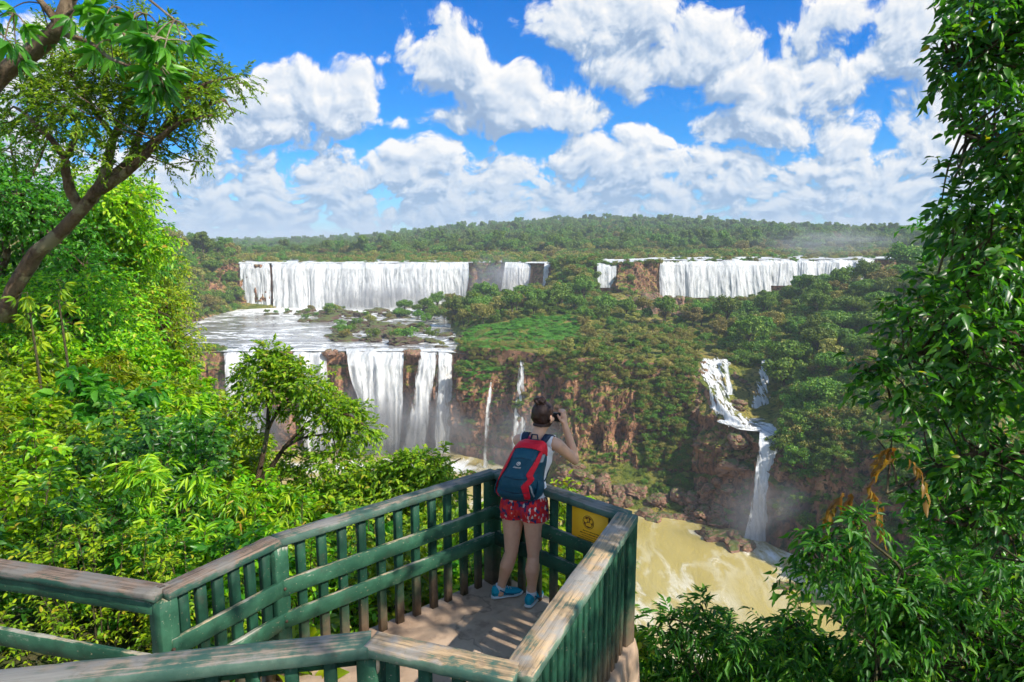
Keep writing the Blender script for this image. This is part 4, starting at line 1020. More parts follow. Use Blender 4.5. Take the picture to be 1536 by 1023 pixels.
def poly_slab(name, pts, z, thick, mat, res=0.05, flare=0.0, kind='structure'):
    pts = [Vector((p[0], p[1])) for p in pts]; ring = []
    for i, p in enumerate(pts):
        q = pts[(i + 1) % len(pts)]; n = max(2, int((q - p).length / res))
        for k in range(n): ring.append(p.lerp(q, k / n))
    ring = np.array([(p.x, p.y) for p in ring]); c = ring.mean(0); N = len(ring)
    nz = fbm(np.column_stack([ring * 2.5, np.zeros(N)]), 3)
    out = ring + (ring - c) / np.linalg.norm(ring - c, axis=1)[:, None] * (nz * 0.05)[:, None]
    V = []; rings = []
    for s_ in np.linspace(0.05, 1, 22):
        q = c + (out - c) * s_; zz = z + fbm(np.column_stack([q * 3, np.zeros(N)]), 3) * 0.008
        rings.append(np.column_stack([q, zz]))
    depth = np.linspace(0, 1, 16)[1:]
    for t in depth:
        q = out + (out - c) / np.linalg.norm(out - c, axis=1)[:, None] * ((0.03 + flare * t) + 0.10 * fbm(np.column_stack([out * 2.2, np.full(N, t * thick * 3)]), 4)[:, None].ravel() * min(1, t * 4))[:, None]
        rings.append(np.column_stack([q, np.full(N, z - thick * t)]))
    V = np.concatenate(rings + [[[c[0], c[1], z]]]); F = []
    for r_ in range(len(rings) - 1):
        i = np.arange(N); j = (i + 1) % N
        F.append(np.stack([r_*N+i, (r_+1)*N+i, (r_+1)*N+j, r_*N+j], -1))
    tri = np.array([(len(V) - 1, i, (i + 1) % N) for i in range(N)])
    return link(name, mesh_np(name, V, [np.concatenate(F), tri], True, [mat]), kind=kind)
out_ = lambda p, q, d: p + (p - q).normalized() * d
ctr = (cA + cB + cC + cD + cE + cF) / 6
P0 = [p + (p - ctr).normalized() * 0.10 for p in (cF, cE, cA, cB, cC, cD)]
farl = [cDl + Vector((-1, -0.1, 0)), cFl + Vector((-1, 0.1, 0))]
poly_slab('platform_floor', P0, 0.0, 1.6, M['slab'], flare=0.12)
poly_slab('path', [cDl + Vector((-.1, -.2, 0)), cFl + Vector((-.1, .2, 0)), cF + Vector((.1, .15, 0)), cD + Vector((.1, -.15, 0))], -0.006, 1.2, M['slab'])

# yellow notice on the far railing
def flat_mat(name, col, rough=0.6, n=0.12, spec=0.3):
    m, T, out = new_mat(name); tc = T.node('ShaderNodeTexCoord')
    c = T.mix(T.noise(tc.outputs['Object'], 9.0, 4.0), (*[c * (1 - n) for c in col], 1), (*[min(1, c * (1 + n)) for c in col], 1))
    principled(T, out, c, rough, spec); return m
M['yellow'] = flat_mat('yellow_enamel', (0.95, 0.46, 0.015), 0.5); M['sign_brown'] = flat_mat('dark_red_print', (0.10, 0.02, 0.01)); M['white'] = flat_mat('white_print', (0.6, 0.55, 0.5))
sa = cA.lerp(cB, 0.655); sb = cA.lerp(cB, 0.90); nA = nrm2(cA, cB, -1)
dS = (sb - sa).normalized(); W_ = (sb - sa).length; H_ = 0.30
so = sa + nA * 0.04; so.z = HT - 0.055
def sgn(u, v, w=0.0): return Vector((dS.x * u * W_, dS.y * u * W_, -v * H_)) + nA * w
sg = thing('notice_sign', 'yellow wildlife notice with a round dark emblem fixed to the far railing', 'sign', tuple(so))
def quadbox(name, u0, u1, v0, v1, w0, w1, mat, parent, rounded=0.0):
    q = MB(); q.v = []; P8 = [sgn(u, v, w) for w in (w0, w1) for (u, v) in ((u0, v0), (u1, v0), (u1, v1), (u0, v1))]
    q.add(P8, [(0, 1, 2, 3), (7, 6, 5, 4), (0, 4, 5, 1), (1, 5, 6, 2), (2, 6, 7, 3), (3, 7, 4, 0)]); return q.build(name, mat, parent)
pl = quadbox('panel', 0, 1, 0, 1, 0, 0.006, M['yellow'], sg)
quadbox('white_strip', 0.0, 1, 0.80, 0.93, 0.0065, 0.0075, M['white'], sg)
def disc(name, cu, cv, r0, r1, w, mat, parent):
    V = []; n = 40; asp = W_ / H_
    for r_ in (r0, r1):
        for k in range(n):
            a = 2 * math.pi * k / n; V.append(sgn(cu + r_ * math.cos(a) / asp, cv + r_ * math.sin(a), w))
    F = [(k, (k + 1) % n, n + (k + 1) % n, n + k) for k in range(n)]
    q = MB(); q.add(V, F); return q.build(name, mat, parent)
disc('emblem_disc', 0.47, 0.28, 0.0, 0.165, 0.008, M['sign_brown'], sg)
disc('emblem_ring', 0.47, 0.28, 0.135, 0.150, 0.009, M['yellow'], sg)
q = MB()
for (u, v, ru, rv) in ((0.40, 0.25, .045, .05), (0.50, 0.33, .07, .05), (0.55, 0.24, .035, .045), (0.44, 0.34, .04, .04), (0.47, .22, .02, .05)):
    V = [sgn(u + ru * math.cos(a), v + rv * math.sin(a), 0.010) for a in np.linspace(0, 6.283, 14, endpoint=False)]
    V.append(sgn(u, v, 0.010)); q.add(V, None, [(14, k, (k + 1) % 14) for k in range(14)])
q.build('emblem_figure', M['yellow'], sg)
q = MB()
for k, (u0, u1, v) in enumerate(((0.32, 0.86, .50), (0.24, 0.92, .565), (0.3, 0.8, .63), (0.2, 0.9, .685), (0.3, 0.84, .735))):
    u = u0
    while u < u1:
        w = random.uniform(0.03, 0.09); h = 0.016 if k < 2 else 0.010
        q.add([sgn(u, v, .008), sgn(min(u + w, u1), v, .008), sgn(min(u + w, u1), v + h * 1.3, .008), sgn(u, v + h * 1.3, .008)], [(0, 1, 2, 3)]); u += w + 0.018
q.build('print_lines', M['sign_brown'], sg)
quadbox('logo_mark', 0.08, 0.15, 0.835, 0.90, 0.008, 0.0085, M['sign_brown'], sg)
# ------------------------------------------------------------------ the photographer
BY = 4.87
fdir = Vector((0.36, 0.93, 0)).normalized(); rdir = Vector((fdir.y, -fdir.x, 0))
def J(px, py, d=0.0): return at(px, py, BY + d)
pel = J(786, 751); chest = J(797, 690, 0.01); neckb = J(807, 657, 0.0)
hcen = J(814, 624, 0.03); hf = Vector((0.55, 0.83, -0.02)).normalized(); hr = Vector((hf.y, -hf.x, 0)).normalized(); hu = hr.cross(hf)
shR = neckb + rdir * 0.155 + Vector((0, 0, -0.035)); shL = neckb - rdir * 0.155 + Vector((0, 0, -0.035))
elR = at(864, 692, 4.93); phone_c = hcen + hf * 0.155 + hr * 0.02 + Vector((0, 0, -0.035))
wrR = phone_c + hr * 0.085 + Vector((0.0, -0.015, -0.045)); 
wrL = phone_c - hr * 0.075 + hf * 0.02 + Vector((0, 0, -0.06))
elL = (shL + wrL) / 2 + Vector((-0.02, 0.10, -0.17))
ankL = onz(751, 881, 0.085); ankR = onz(797, 891, 0.085)
hipL = pel - rdir * 0.083; hipR = pel + rdir * 0.083
knL = J(767, 829, -0.01) ; knR = J(801, 834, -0.04)
body = MB()
def limb(mb, pts, rad, k=16):
    pts = [np.array(p[:]) for p in pts]; P, Q = [], []
    for i in range(len(pts) - 1):
        for t in np.linspace(0, 1, 7)[:-1]: P.append(pts[i] * (1 - t) + pts[i+1] * t); Q.append(rad[i] * (1 - t) + rad[i+1] * t)
    P.append(pts[-1]); Q.append(rad[-1]); mb.tube(P, Q, k)
    mb.ell(pts[0], [rad[0]] * 3, k, 8); mb.ell(pts[-1], [rad[-1]] * 3, k, 8)
def oval_loft(mb, rings, k=28):
    """rings: (centre, half width, half depth, right, forward)"""
    V = []; a = np.arange(k) * 2 * math.pi / k
    for (c, w, d, rr_, ff) in rings:
        V.append(np.array(c[:]) + np.outer(np.cos(a) * w, np.array(rr_[:])) + np.outer(np.sin(a) * d, np.array(ff[:])))
    n = len(rings); V = np.concatenate(V + [[list(rings[0][0])], [list(rings[-1][0])]])
    i = np.arange(n - 1)[:, None] * k; j = np.arange(k)[None, :]; j2 = (j + 1) % k
    F = np.stack([i + j, i + j2, i + k + j2, i + k + j], -1).reshape(-1, 4)
    f3 = [(n*k, (q+1) % k, q) for q in range(k)] + [(n*k+1, (n-1)*k+q, (n-1)*k+(q+1) % k) for q in range(k)]
    mb.add(V, F, f3)
up = Vector((0, 0, 1))
waist = J(790, 720, 0.01)
oval_loft(body, [(pel - up * .07, .13, .085, rdir, fdir), (pel - up * .03, .168, .118, rdir, fdir), (pel + up * .03, .172, .118, rdir, fdir), (pel + up * .085, .150, .100, rdir, fdir),
    (waist, .122, .085, rdir, fdir), (waist.lerp(chest, .5), .128, .090, rdir, fdir), (chest, .146, .100, rdir, fdir), (chest + up * .06, .152, .092, rdir, fdir), (neckb - up * .055, .135, .075, rdir, fdir), (neckb - up * .015, .09, .055, rdir, fdir)])
for s_ in (-1, 1): body.ell(pel + rdir * .075 * s_ - fdir * .055 - up * .02, (.085, .075, .085))
for hp, kn, an, s_ in ((hipL, knL, ankL, -1), (hipR, knR, ankR, 1)):
    calf = kn.lerp(an, .33) - fdir * .018
    limb(body, [hp, hp.lerp(kn, .35), hp.lerp(kn, .75), kn, calf, kn.lerp(an, .72), an], [.094, .086, .063, .051, .056, .039, .034])
    limb(body, [an, an - up * .035 - fdir * .01], [.034, .036]); 
# shoulders, arms
for sh, el, wr in ((shL, elL, wrL), (shR, elR, wrR)):
    limb(body, [neckb.lerp(sh, .25) + up * .005, sh], [.042, .047])
    limb(body, [sh, sh.lerp(el, .35), el - (el - sh).normalized() * .01, el.lerp(wr, .3), wr], [.047, .043, .034, .036, .0245])
# trapezius, neck
limb(body, [neckb - up * .02, neckb + up * .03, hcen - hf * .012 - up * .06], [.062, .048, .047])
# head
Rm = np.array([hr[:], hf[:], hu[:]])
def hp_(x, y, z): return hcen + hr * x + hf * y + hu * z
body.ell(hp_(0, -.008, .025), (.064, .081, .080), 24, 16, Rm.T)
body.ell(hp_(0, .022, -.03), (.060, .068, .078), 24, 16, Rm.T)
body.ell(hp_(0, .070, -.085), (.022, .018, .018), 12, 8, Rm.T)
limb(body, [hp_(0, .088, .005), hp_(0, .108, -.028)], [.009, .014]); body.ell(hp_(0, .088, -.055), (.024, .012, .010), 12, 8, Rm.T)
for s_ in (-1, 1):
    body.ell(hp_(s_ * .030, .082, .012), (.016, .012, .010), 12, 8, Rm.T)
    body.ell(hp_(s_ * .073, .0, -.015), (.009, .019, .032), 12, 8, Rm.T)
    body.ell(hp_(s_ * .045, .06, -.028), (.022, .022, .02), 12, 8, Rm.T)
# hands: palm, four fingers around the camera, thumb from the side of the palm
def hand(wr, pc, side):
    d = (pc - wr); L = d.length; d.normalize(); out = (hr * side)
    palm0 = wr; palm1 = wr + d * .062
    limb(body, [palm0, palm1], [.022, .026], 12); 
    nrm = d.cross(out).normalized()
    acr = hf
    for i in range(4):
        b = palm1 + acr * (.026 - .017 * i) + d * .012
        ln = (.062, .070, .066, .052)[i]
        q0 = b; q1 = b + d * ln * .45 + out * .010; q2 = q1 + (d * .4 - out * side * side * 0.9).normalized() * ln * .35; q3 = q2 + (-out * 1.0 + d * -.1).normalized() * ln * .25
        limb(body, [q0, q1, q2, q3], [.0095, .0088, .008, .007], 8)
    tb = wr + d * .022 - hf * .02
    limb(body, [tb, tb - hf * .022 + d * .025 - out * .01, tb - hf * .02 + d * .055 - out * .025], [.013, .0105, .009], 8)
hand(wrR, phone_c + hr * .07 + up * .03, 1); hand(wrL, phone_c - hr * .07 + up * .02, -1)
tmp = link('person', body.mesh('person'))
md = tmp.modifiers.new('r', 'REMESH'); md.mode = 'VOXEL'; md.voxel_size = 0.0048
md = tmp.modifiers.new('s', 'SMOOTH'); md.factor = 0.5; md.iterations = 5
dg = bpy.context.evaluated_depsgraph_get()
bme = bpy.data.meshes.new_from_object(tmp.evaluated_get(dg)); bpy.data.objects.remove(tmp)
bme.name = 'person'
n = len(bme.vertices); BV = np.empty(n * 3); bme.vertices.foreach_get('co', BV); BV = BV.reshape(-1, 3)
BN = np.empty(n * 3); bme.vertices.foreach_get('normal', BN); BN = BN.reshape(-1, 3)
BF = np.array([p.vertices[:] for p in bme.polygons if len(p.vertices) == 4])
bme.polygons.foreach_set('use_smooth', np.ones(len(bme.polygons), bool))
def skin_mat():
    m, T, out = new_mat('skin')
    tc = T.node('ShaderNodeTexCoord'); n = T.noise(tc.outputs['Object'], 30.0, 3.0)
    c = T.mix(n, (0.58, 0.31, 0.20, 1), (0.68, 0.40, 0.27, 1))
    b = principled(T, out, c, 0.5, 0.4, Subsurface_Weight=0.12, Subsurface_Scale=0.02); b.inputs['Subsurface Radius'].default_value = (1, .35, .2)
    return m
M['skin'] = skin_mat(); bme.materials.clear(); bme.materials.append(M['skin'])
person = link('person', bme, None, 'woman seen from behind in white tank top and patterned shorts, holding a camera', 'person')
rel = BV - np.array(neckb[:]); xr = rel @ np.array(rdir[:]); yf = rel @ np.array(fdir[:]); zz = BV[:, 2]
def shell(name, mask, off, mat, thick=0.006, flare=None):
    fm = mask[BF].all(1); F = BF[fm]; ids = np.unique(F); mp = -np.ones(n, int); mp[ids] = np.arange(len(ids))
    o = off[ids] if isinstance(off, np.ndarray) else np.full(len(ids), off)
    V = BV[ids] + BN[ids] * o[:, None]
    ob = link(name, mesh_np(name, V, mp[F], True, [mat]), person)
    md = ob.modifiers.new('sm', 'SMOOTH'); md.factor = 0.5; md.iterations = 6
    md = ob.modifiers.new('th', 'SOLIDIFY'); md.thickness = thick; md.offset = 1
    return ob
def cloth_mat(name, col, rough=0.85):
    m, T, out = new_mat(name); tc = T.node('ShaderNodeTexCoord'); P = tc.outputs['Object']
    b = principled(T, out, T.mix(T.noise(P, 14, 3.0), (*[c * .85 for c in col], 1), (*[min(1, c * 1.1) for c in col], 1)), rough, 0.2)
    bump(T, b, T.noise(P, 22.0, 4.0, 0.6, 1.0), 0.6, 0.012); return m
M['shirt'] = cloth_mat('white_cotton', (0.70, 0.69, 0.72)); M['pink'] = cloth_mat('pink_elastic', (0.75, 0.06, 0.20))
axz = pel.z
torso = (np.abs(xr) < 0.128 + 0.0 * zz) | (zz < neckb.z - 0.13)
neck_hole = (np.hypot(xr, yf * 0.9) < 0.092 + 0.02 * (yf > 0)) & (zz > neckb.z - 0.09)
notarm = np.abs(xr) < 0.175
shirt = (zz > axz + 0.055) & (zz < neckb.z + 0.02) & torso & notarm & ~neck_hole & (np.abs(yf) < 0.16)
shell('tank_top', shirt, 0.010 + 0.022 * np.clip((waist.z + .06 - zz) / 0.15, 0, 1), M['shirt'])
bra = (zz > neckb.z - 0.20) & (zz < neckb.z + 0.02) & (np.abs(np.abs(xr) - 0.052 - 0.3 * np.clip(zz - neckb.z + .05, -1, 0)) < 0.017) & (np.abs(yf) < 0.14)
shell('bra_straps', bra, 0.007, M['pink'], 0.004)
def shorts_mat():
    m, T, out = new_mat('patterned_shorts_cloth'); tc = T.node('ShaderNodeTexCoord'); P = tc.outputs['Object']
    mp = T.node('ShaderNodeMapping'); T.l.new(P, mp.inputs[0]); mp.inputs['Scale'].default_value = (60, 60, 36); mp.inputs['Rotation'].default_value = (0, 0, 0.4)
    vo = T.node('ShaderNodeTexVoronoi', distance='MANHATTAN'); T.l.new(mp.outputs[0], vo.inputs['Vector']); vo.inputs['Scale'].default_value = 1.0; vo.inputs['Randomness'].default_value = 0.55
    s = T.node('ShaderNodeSeparateColor'); T.l.new(vo.outputs['Color'], s.inputs[0])
    c = T.ramp(s.outputs[0], [(0.0, (0.52, 0.015, 0.02)), (0.34, (0.03, 0.03, 0.10)), (0.52, (0.60, 0.04, 0.03)), (0.72, (0.60, 0.50, 0.46)), (0.84, (0.40, 0.02, 0.05))])
    c.node.color_ramp.interpolation = 'CONSTANT'
    b = principled(T, out, c, 0.85, 0.2); bump(T, b, T.noise(P, 18.0, 3.0, 0.5, 1.0), 0.5, 0.012); return m
M['shorts'] = shorts_mat()
hem = axz - 0.125
shell('shorts', (zz > hem) & (zz < axz + 0.085) & (np.abs(xr) < 0.24), 0.009 + 0.016 * np.clip((axz - zz) / 0.12, 0, 1), M['shorts'])
# hair: a cap over the skull drawn up to a bun
hh = BV - np.array(hcen[:]); hx = hh @ np.array(hr[:]); hy = hh @ np.array(hf[:]); hz = hh @ np.array(hu[:])
hm = (np.linalg.norm(hh, axis=1) < 0.15) & ((hz > -0.075 + 0.0 * hy) & (hy < 0.035 + 0.35 * (hz - 0.0))) & ~((np.abs(hx) > 0.06) & (hz < 0.012) & (hy > -0.012))
m_, T_, o_ = new_mat('brown_hair'); tc_ = T_.node('ShaderNodeTexCoord'); mp_ = T_.node('ShaderNodeMapping'); T_.l.new(tc_.outputs['Object'], mp_.inputs[0]); mp_.inputs['Scale'].default_value = (60, 60, 12)
n_ = T_.noise(mp_.outputs[0], 4.0, 4.0, 0.6, 0.5); b_ = principled(T_, o_, T_.ramp(n_, [(0.3, (0.012, 0.005, 0.004)), (0.7, (0.055, 0.020, 0.012))]), 0.5, 0.4); bump(T_, b_, n_, 0.8, 0.006); M['hair'] = m_
hair = shell('hair', hm, 0.012 + 0.010 * fbm(BV * 26, 3), M['hair'], 0.006)
bun = MB(); bc = hp_(0, -.045, .125)
bm_ = bmesh.new(); bmesh.ops.create_icosphere(bm_, subdivisions=4, radius=1.0)
q_ = np.array([v.co[:] for v in bm_.verts]); q_ = q_ * (1 + 0.16 * fbm(q_ * 2.2, 3) + 0.10 * np.sin(q_[:, 0] * 7 + q_[:, 2] * 5))[:, None] * [.046, .042, .036]
for v, c_ in zip(bm_.verts, q_): v.co = Vector(c_) + bc
me_ = bpy.data.meshes.new('hair_bun'); bm_.to_mesh(me_); bm_.free(); me_.materials.append(M['hair']); link('hair_bun', me_, hair)
# shoes and socks
M['shoe'] = cloth_mat('turquoise_mesh_fabric', (0.01, 0.30, 0.42), 0.7); M['sole'] = flat_mat('pale_rubber', (0.55, 0.60, 0.62), 0.7); M['sock'] = cloth_mat('white_sock', (0.6, 0.6, 0.62)); M['shoe_dark'] = cloth_mat('teal_trim', (0.008, 0.12, 0.2), 0.6)
def shoe(an, d):
    d = Vector((*d, 0)).normalized(); s = Vector((d.y, -d.x, 0)); base = Vector((an.x, an.y, 0)) - d * .065
    def ring(t, w, h0, h1, k=20):
        c = base + d * t; a = np.arange(k) * 2 * math.pi / k; out = []
        for q in a:
            cx = math.copysign(abs(math.cos(q)) ** .8, math.cos(q)) * w; cz = math.sin(q)
            z = (h0 + h1) / 2 + (h1 - h0) / 2 * (math.copysign(abs(cz) ** .8, cz))
            out.append(c + s * cx * (1 - .25 * max(0, cz)) + up * z)
        return [list(o) for o in out]
    def loft(rs_, name, mat, par):
        k = 20; V = np.concatenate([np.array(r_) for r_ in rs_]); n_ = len(rs_)
        i = np.arange(n_ - 1)[:, None] * k; j = np.arange(k)[None, :]; j2 = (j + 1) % k
        F = np.stack([i + j, i + j2, i + k + j2, i + k + j], -1).reshape(-1, 4)
        V = np.concatenate([V, [V[:k].mean(0)], [V[-k:].mean(0)]])
        f3 = [(n_*k, (q+1) % k, q) for q in range(k)] + [(n_*k+1, (n_-1)*k+q, (n_-1)*k+(q+1) % k) for q in range(k)]
        return link(name, mesh_np(name, V, [F, np.array(f3)], True, [mat]), par)
    so_ = loft([ring(-.012, .012, .006, .03), ring(0, .032, .003, .032), ring(.05, .037, .003, .03), ring(.12, .036, .003, .026), ring(.18, .047, .003, .026), ring(.225, .036, .006, .028), ring(.25, .012, .012, .03)], 'shoe_sole', M['sole'], person)
    sh_ = loft([ring(-.008, .010, .03, .085), ring(.004, .030, .02, .105), ring(.04, .036, .02, .108), ring(.08, .037, .02, .100), ring(.12, .037, .02, .082), ring(.17, .043, .02, .064), ring(.215, .036, .02, .052), ring(.243, .010, .024, .036)], 'shoe', M['shoe'], person)
    t = MB()
    for k in range(5):
        c = base + d * (.085 + .02 * k) + up * (.098 - .0095 * k)
        t.bar(c - s * .018, c + s * .018, .006, .006)
    t.build('laces', M['sole'], sh_)
    t = MB()
    for sd in (-1, 1):
        t.tube([base + d * .05 + s * sd * .037 + up * .085, base + d * .10 + s * sd * .040 + up * .045, base + d * .16 + s * sd * .046 + up * .035], .006, 6)
    t.build('side_stripe', M['shoe_dark'], sh_)
    k_ = MB(); k_.tube([an - up * .02, an + up * .0, an + up * .028], [.041, .040, .039], 16); k_.build('sock', M['sock'], person, True)
shoe(ankL, (0.95, 0.32)); shoe(ankR, (0.45, 0.9))

# ---- camera held in both hands
M['black'] = flat_mat('black_plastic', (0.015, 0.014, 0.014), 0.4); M['glass'] = flat_mat('lens_glass', (0.01, 0.012, 0.02), 0.08, 0.0, 0.8)
cm = thing('compact_camera', 'small black camera held up to the woman\'s face with both hands', 'camera', tuple(phone_c))
q = MB(); q.bar(-hr * .055, hr * .055, .032, .066, up=hu, bev=.006); q.build('camera_body', M['black'], cm)
q = MB(); q.tube([hf * .012, hf * .03, hf * .045], [.026, .026, .022], 20); q.build('lens', M['black'], cm, True)
q = MB(); q.ell(hf * .045, (.018, .018, .018), 12, 8); q.build('lens_glass', M['glass'], cm, True)
q = MB(); q.tube([hr * .035 + hu * .033, hr * .035 + hu * .038], [.007, .007], 10); q.build('shutter_button', M['iron'], cm)

# ---- backpack
M['teal'] = cloth_mat('dark_teal_nylon', (0.008, 0.060, 0.10), 0.55); M['red'] = cloth_mat('red_nylon', (0.60, 0.012, 0.03), 0.5); M['navy'] = cloth_mat('navy_padding', (0.015, 0.03, 0.06), 0.7); M['greyn'] = cloth_mat('grey_nylon', (0.28, 0.30, 0.32), 0.6)
bp0 = Vector((pel.x, pel.y, axz + 0.055)) - fdir * .115 + rdir * -.012; bpt = neckb - fdir * .075 + up * 0.012
bax = (bpt - bp0); bH = bax.length; bax.normalize(); bo_ = rdir.cross(bax).normalized(); bo_ = bo_ if bo_.dot(fdir) < 0 else -bo_
tt_ = np.array([0, .04, .12, .28, .45, .6, .75, .87, .95, .99, 1.0])
bw = np.array([.080, .130, .156, .164, .154, .140, .127, .113, .093, .058, .02])
bd = np.array([.05, .105, .150, .175, .178, .168, .150, .125, .090, .05, .02])
def bsurf(t, a, off=0.0):
    """outer surface of the pack: t up, a across (-1..1 over the outer half)"""
    w = np.interp(t, tt_, bw); d = np.interp(t, tt_, bd); th = a * math.pi / 2
    cx = math.copysign(abs(math.sin(th)) ** .75, th); cd = max(0.0, math.cos(th)) ** .75
    return bp0 + bax * (bH * t) + rdir * (cx * (w + off)) + bo_ * (cd * (d + off))
bp = thing('backpack', 'teal and red backpack on the back of the photographer', 'backpack', (0, 0, 0))
def pack_patch(name, f, mat, parent, nu=24, nv=40, thick=0.006):
    V = [list(f(i / (nu - 1), j / (nv - 1))) for i in range(nu) for j in range(nv)]
    i = np.arange(nu - 1)[:, None] * nv; j = np.arange(nv - 1)[None, :]
    F = np.stack([i + j, i + j + 1, i + nv + j + 1, i + nv + j], -1).reshape(-1, 4)
    o = link(name, mesh_np(name, V, F, True, [mat]), parent)
    m = o.modifiers.new('t', 'SOLIDIFY'); m.thickness = thick; m.offset = 0
    return o
lump = lambda t, a: 0.004 * math.sin(t * 17 + a * 3) + 0.003 * math.sin(a * 9 + t * 5)
pack_patch('main_bag', lambda u, v: bsurf(u, -1 + 2 * v, lump(u, v)), M['teal'], bp, 40, 48)
pack_patch('back_panel', lambda u, v: bp0 + bax * bH * u + rdir * (-1 + 2 * v) * float(np.interp(u, tt_, bw)) * .98 + bo_ * .004, M['navy'], bp, 20, 10, .012)
lidf = lambda u, v: bsurf(.86 + .135 * u + (.03 - .13 * abs(-1 + 2 * v) ** 2) * (1 - u), (-.96 + 1.92 * v), .010)
lid = pack_patch('lid', lidf, M['red'], bp)
def stripe(name, pts, width, mat, off=.009):
    pts = np.array(pts, float); L = np.linspace(0, len(pts) - 1, 26)
    c = np.stack([np.interp(L, np.arange(len(pts)), pts[:, k]) for k in (0, 1)], -1)
    def f(u, v):
        x = np.interp(u * 25, np.arange(26), c[:, 0]); y = np.interp(u * 25, np.arange(26), c[:, 1]); return bsurf(y, x + (v - .5) * width, off)
    return pack_patch(name, f, mat, bp, 30, 6, .006)
stripe('side_panel', [(-.60, .84), (-.55, .62), (-.60, .45), (-.78, .30), (-.80, .18), (-.58, .05)], .22, M['red'])
stripe('side_panel', [(.60, .84), (.44, .64), (.30, .48), (.40, .42), (.24, .30), (.32, .20), (.46, .07)], .22, M['red'])
stripe('reflective_edge', [(.74, .80), (.66, .68)], .16, M['greyn'], .012); stripe('reflective_edge', [(.38, .32), (.52, .2), (.66, .12)], .06, M['greyn'], .014)
stripe('zip', [(-.42, .70), (0, .735), (.42, .70)], .035, M['navy'], .013)
stripe('pocket_seam', [(-.4, .2), (0, .17), (.4, .2)], .03, M['navy'], .012)
stripe('pocket_seam', [(-.38, .42), (0, .40), (.3, .42)], .02, M['navy'], .010)
for s_ in (-1, 1):
    pack_patch('side_pocket', lambda u, v, s_=s_: bsurf(.03 + .36 * u - .06 * v * u, s_ * (.66 + .34 * v), .022 * math.sin(math.pi * min(1, .25 + u * .7))), M['teal'], bp, 14, 12)
    # shoulder strap from the top of the pack over the shoulder and down the chest
    sh = shR if s_ > 0 else shL
    topb = neckb + rdir * s_ * .085
    pts = [bpt + rdir * s_ * .065 - bax * .035 + bo_ * .015, topb - fdir * .06 + up * .028, topb + up * .040, topb + fdir * .07 + rdir * s_ * .008 - up * .005, chest + up * .05 + rdir * s_ * .088 + fdir * .102, chest - up * .03 + rdir * s_ * .105 + fdir * .098, waist + up * .03 + rdir * s_ * .128 + fdir * .02, waist + rdir * s_ * .12 - fdir * .08]
    q = MB(); P = np.array([p[:] for p in pts]); L = np.linspace(0, len(P) - 1, 40)
    S = np.stack([np.interp(L, np.arange(len(P)), P[:, k]) for k in range(3)], -1)
    for _ in range(6): S[1:-1] = (S[:-2] + S[1:-1] * 2 + S[2:]) / 4
    wv = np.array(rdir[:]) * .026
    tn = np.gradient(S, axis=0); tn /= np.linalg.norm(tn, axis=1)[:, None]; nn = np.cross(tn, np.array(rdir[:])); nn /= np.linalg.norm(nn, axis=1)[:, None]
    V = np.concatenate([np.stack([S - wv - nn * .006, S + wv - nn * .006, S + wv + nn * .006, S - wv + nn * .006], 1)]).reshape(-1, 3)
    i = np.arange(39)[:, None] * 4; j = np.arange(4)[None, :]
    q.add(V, np.stack([i + j, i + (j + 1) % 4, i + 4 + (j + 1) % 4, i + 4 + j], -1).reshape(-1, 4), None); q.build('shoulder_strap', M['navy'], bp)
q = MB(); q.tube([bpt - rdir * .03 - bax * .01, bpt - rdir * .02 + up * .035, bpt + rdir * .02 + up * .035, bpt + rdir * .03 - bax * .01], .006, 8); q.build('grab_loop', M['navy'], bp, True)
# printed mark and word on the bag
q = MB(); cpt = (.5, )
def onbag(x, y, off=.016):   # metres across / up from the mark's centre
    t = .60 + y / bH; w = float(np.interp(t, tt_, bw)); s_ = max(-.99, min(.99, x / w)); a = math.copysign(math.asin(min(1, abs(s_) ** (1 / .75))) / (math.pi / 2), s_)
    return bsurf(t, a, off)
V = []; k = 24
for r0 in (.009, .0135):
    for a in np.linspace(0, 2 * math.pi, k, endpoint=False): V.append(list(onbag(-.012 + r0 * math.cos(a), .022 + r0 * math.sin(a))))
q.add(V, [(i, (i + 1) % k, k + (i + 1) % k, k + i) for i in range(k)]); 
V = [list(onbag(-.012 + .007 * x, .022 + .007 * y)) for x, y in ((-1, .2), (.2, 1.0), (1.3, 1.7), (.5, -.5), (-.3, -.2))]; q.add(V, None, [(0, 1, 4), (1, 2, 3), (1, 3, 4)])
q.build('printed_mark', M['white'], bp)
fc = bpy.data.curves.new('word', 'FONT'); fc.body = 'deuter'; fc.size = .021; fc.align_x = 'CENTER'; fo_ = bpy.data.objects.new('word', fc); COL.objects.link(fo_)
dg = bpy.context.evaluated_depsgraph_get(); wm = bpy.data.meshes.new_from_object(fo_.evaluated_get(dg)); bpy.data.objects.remove(fo_)
for v in wm.vertices: v.co = onbag(v.co.x - .012, v.co.y - .012)
wm.materials.clear(); wm.materials.append(M['white']); link('printed_word', wm, bp)
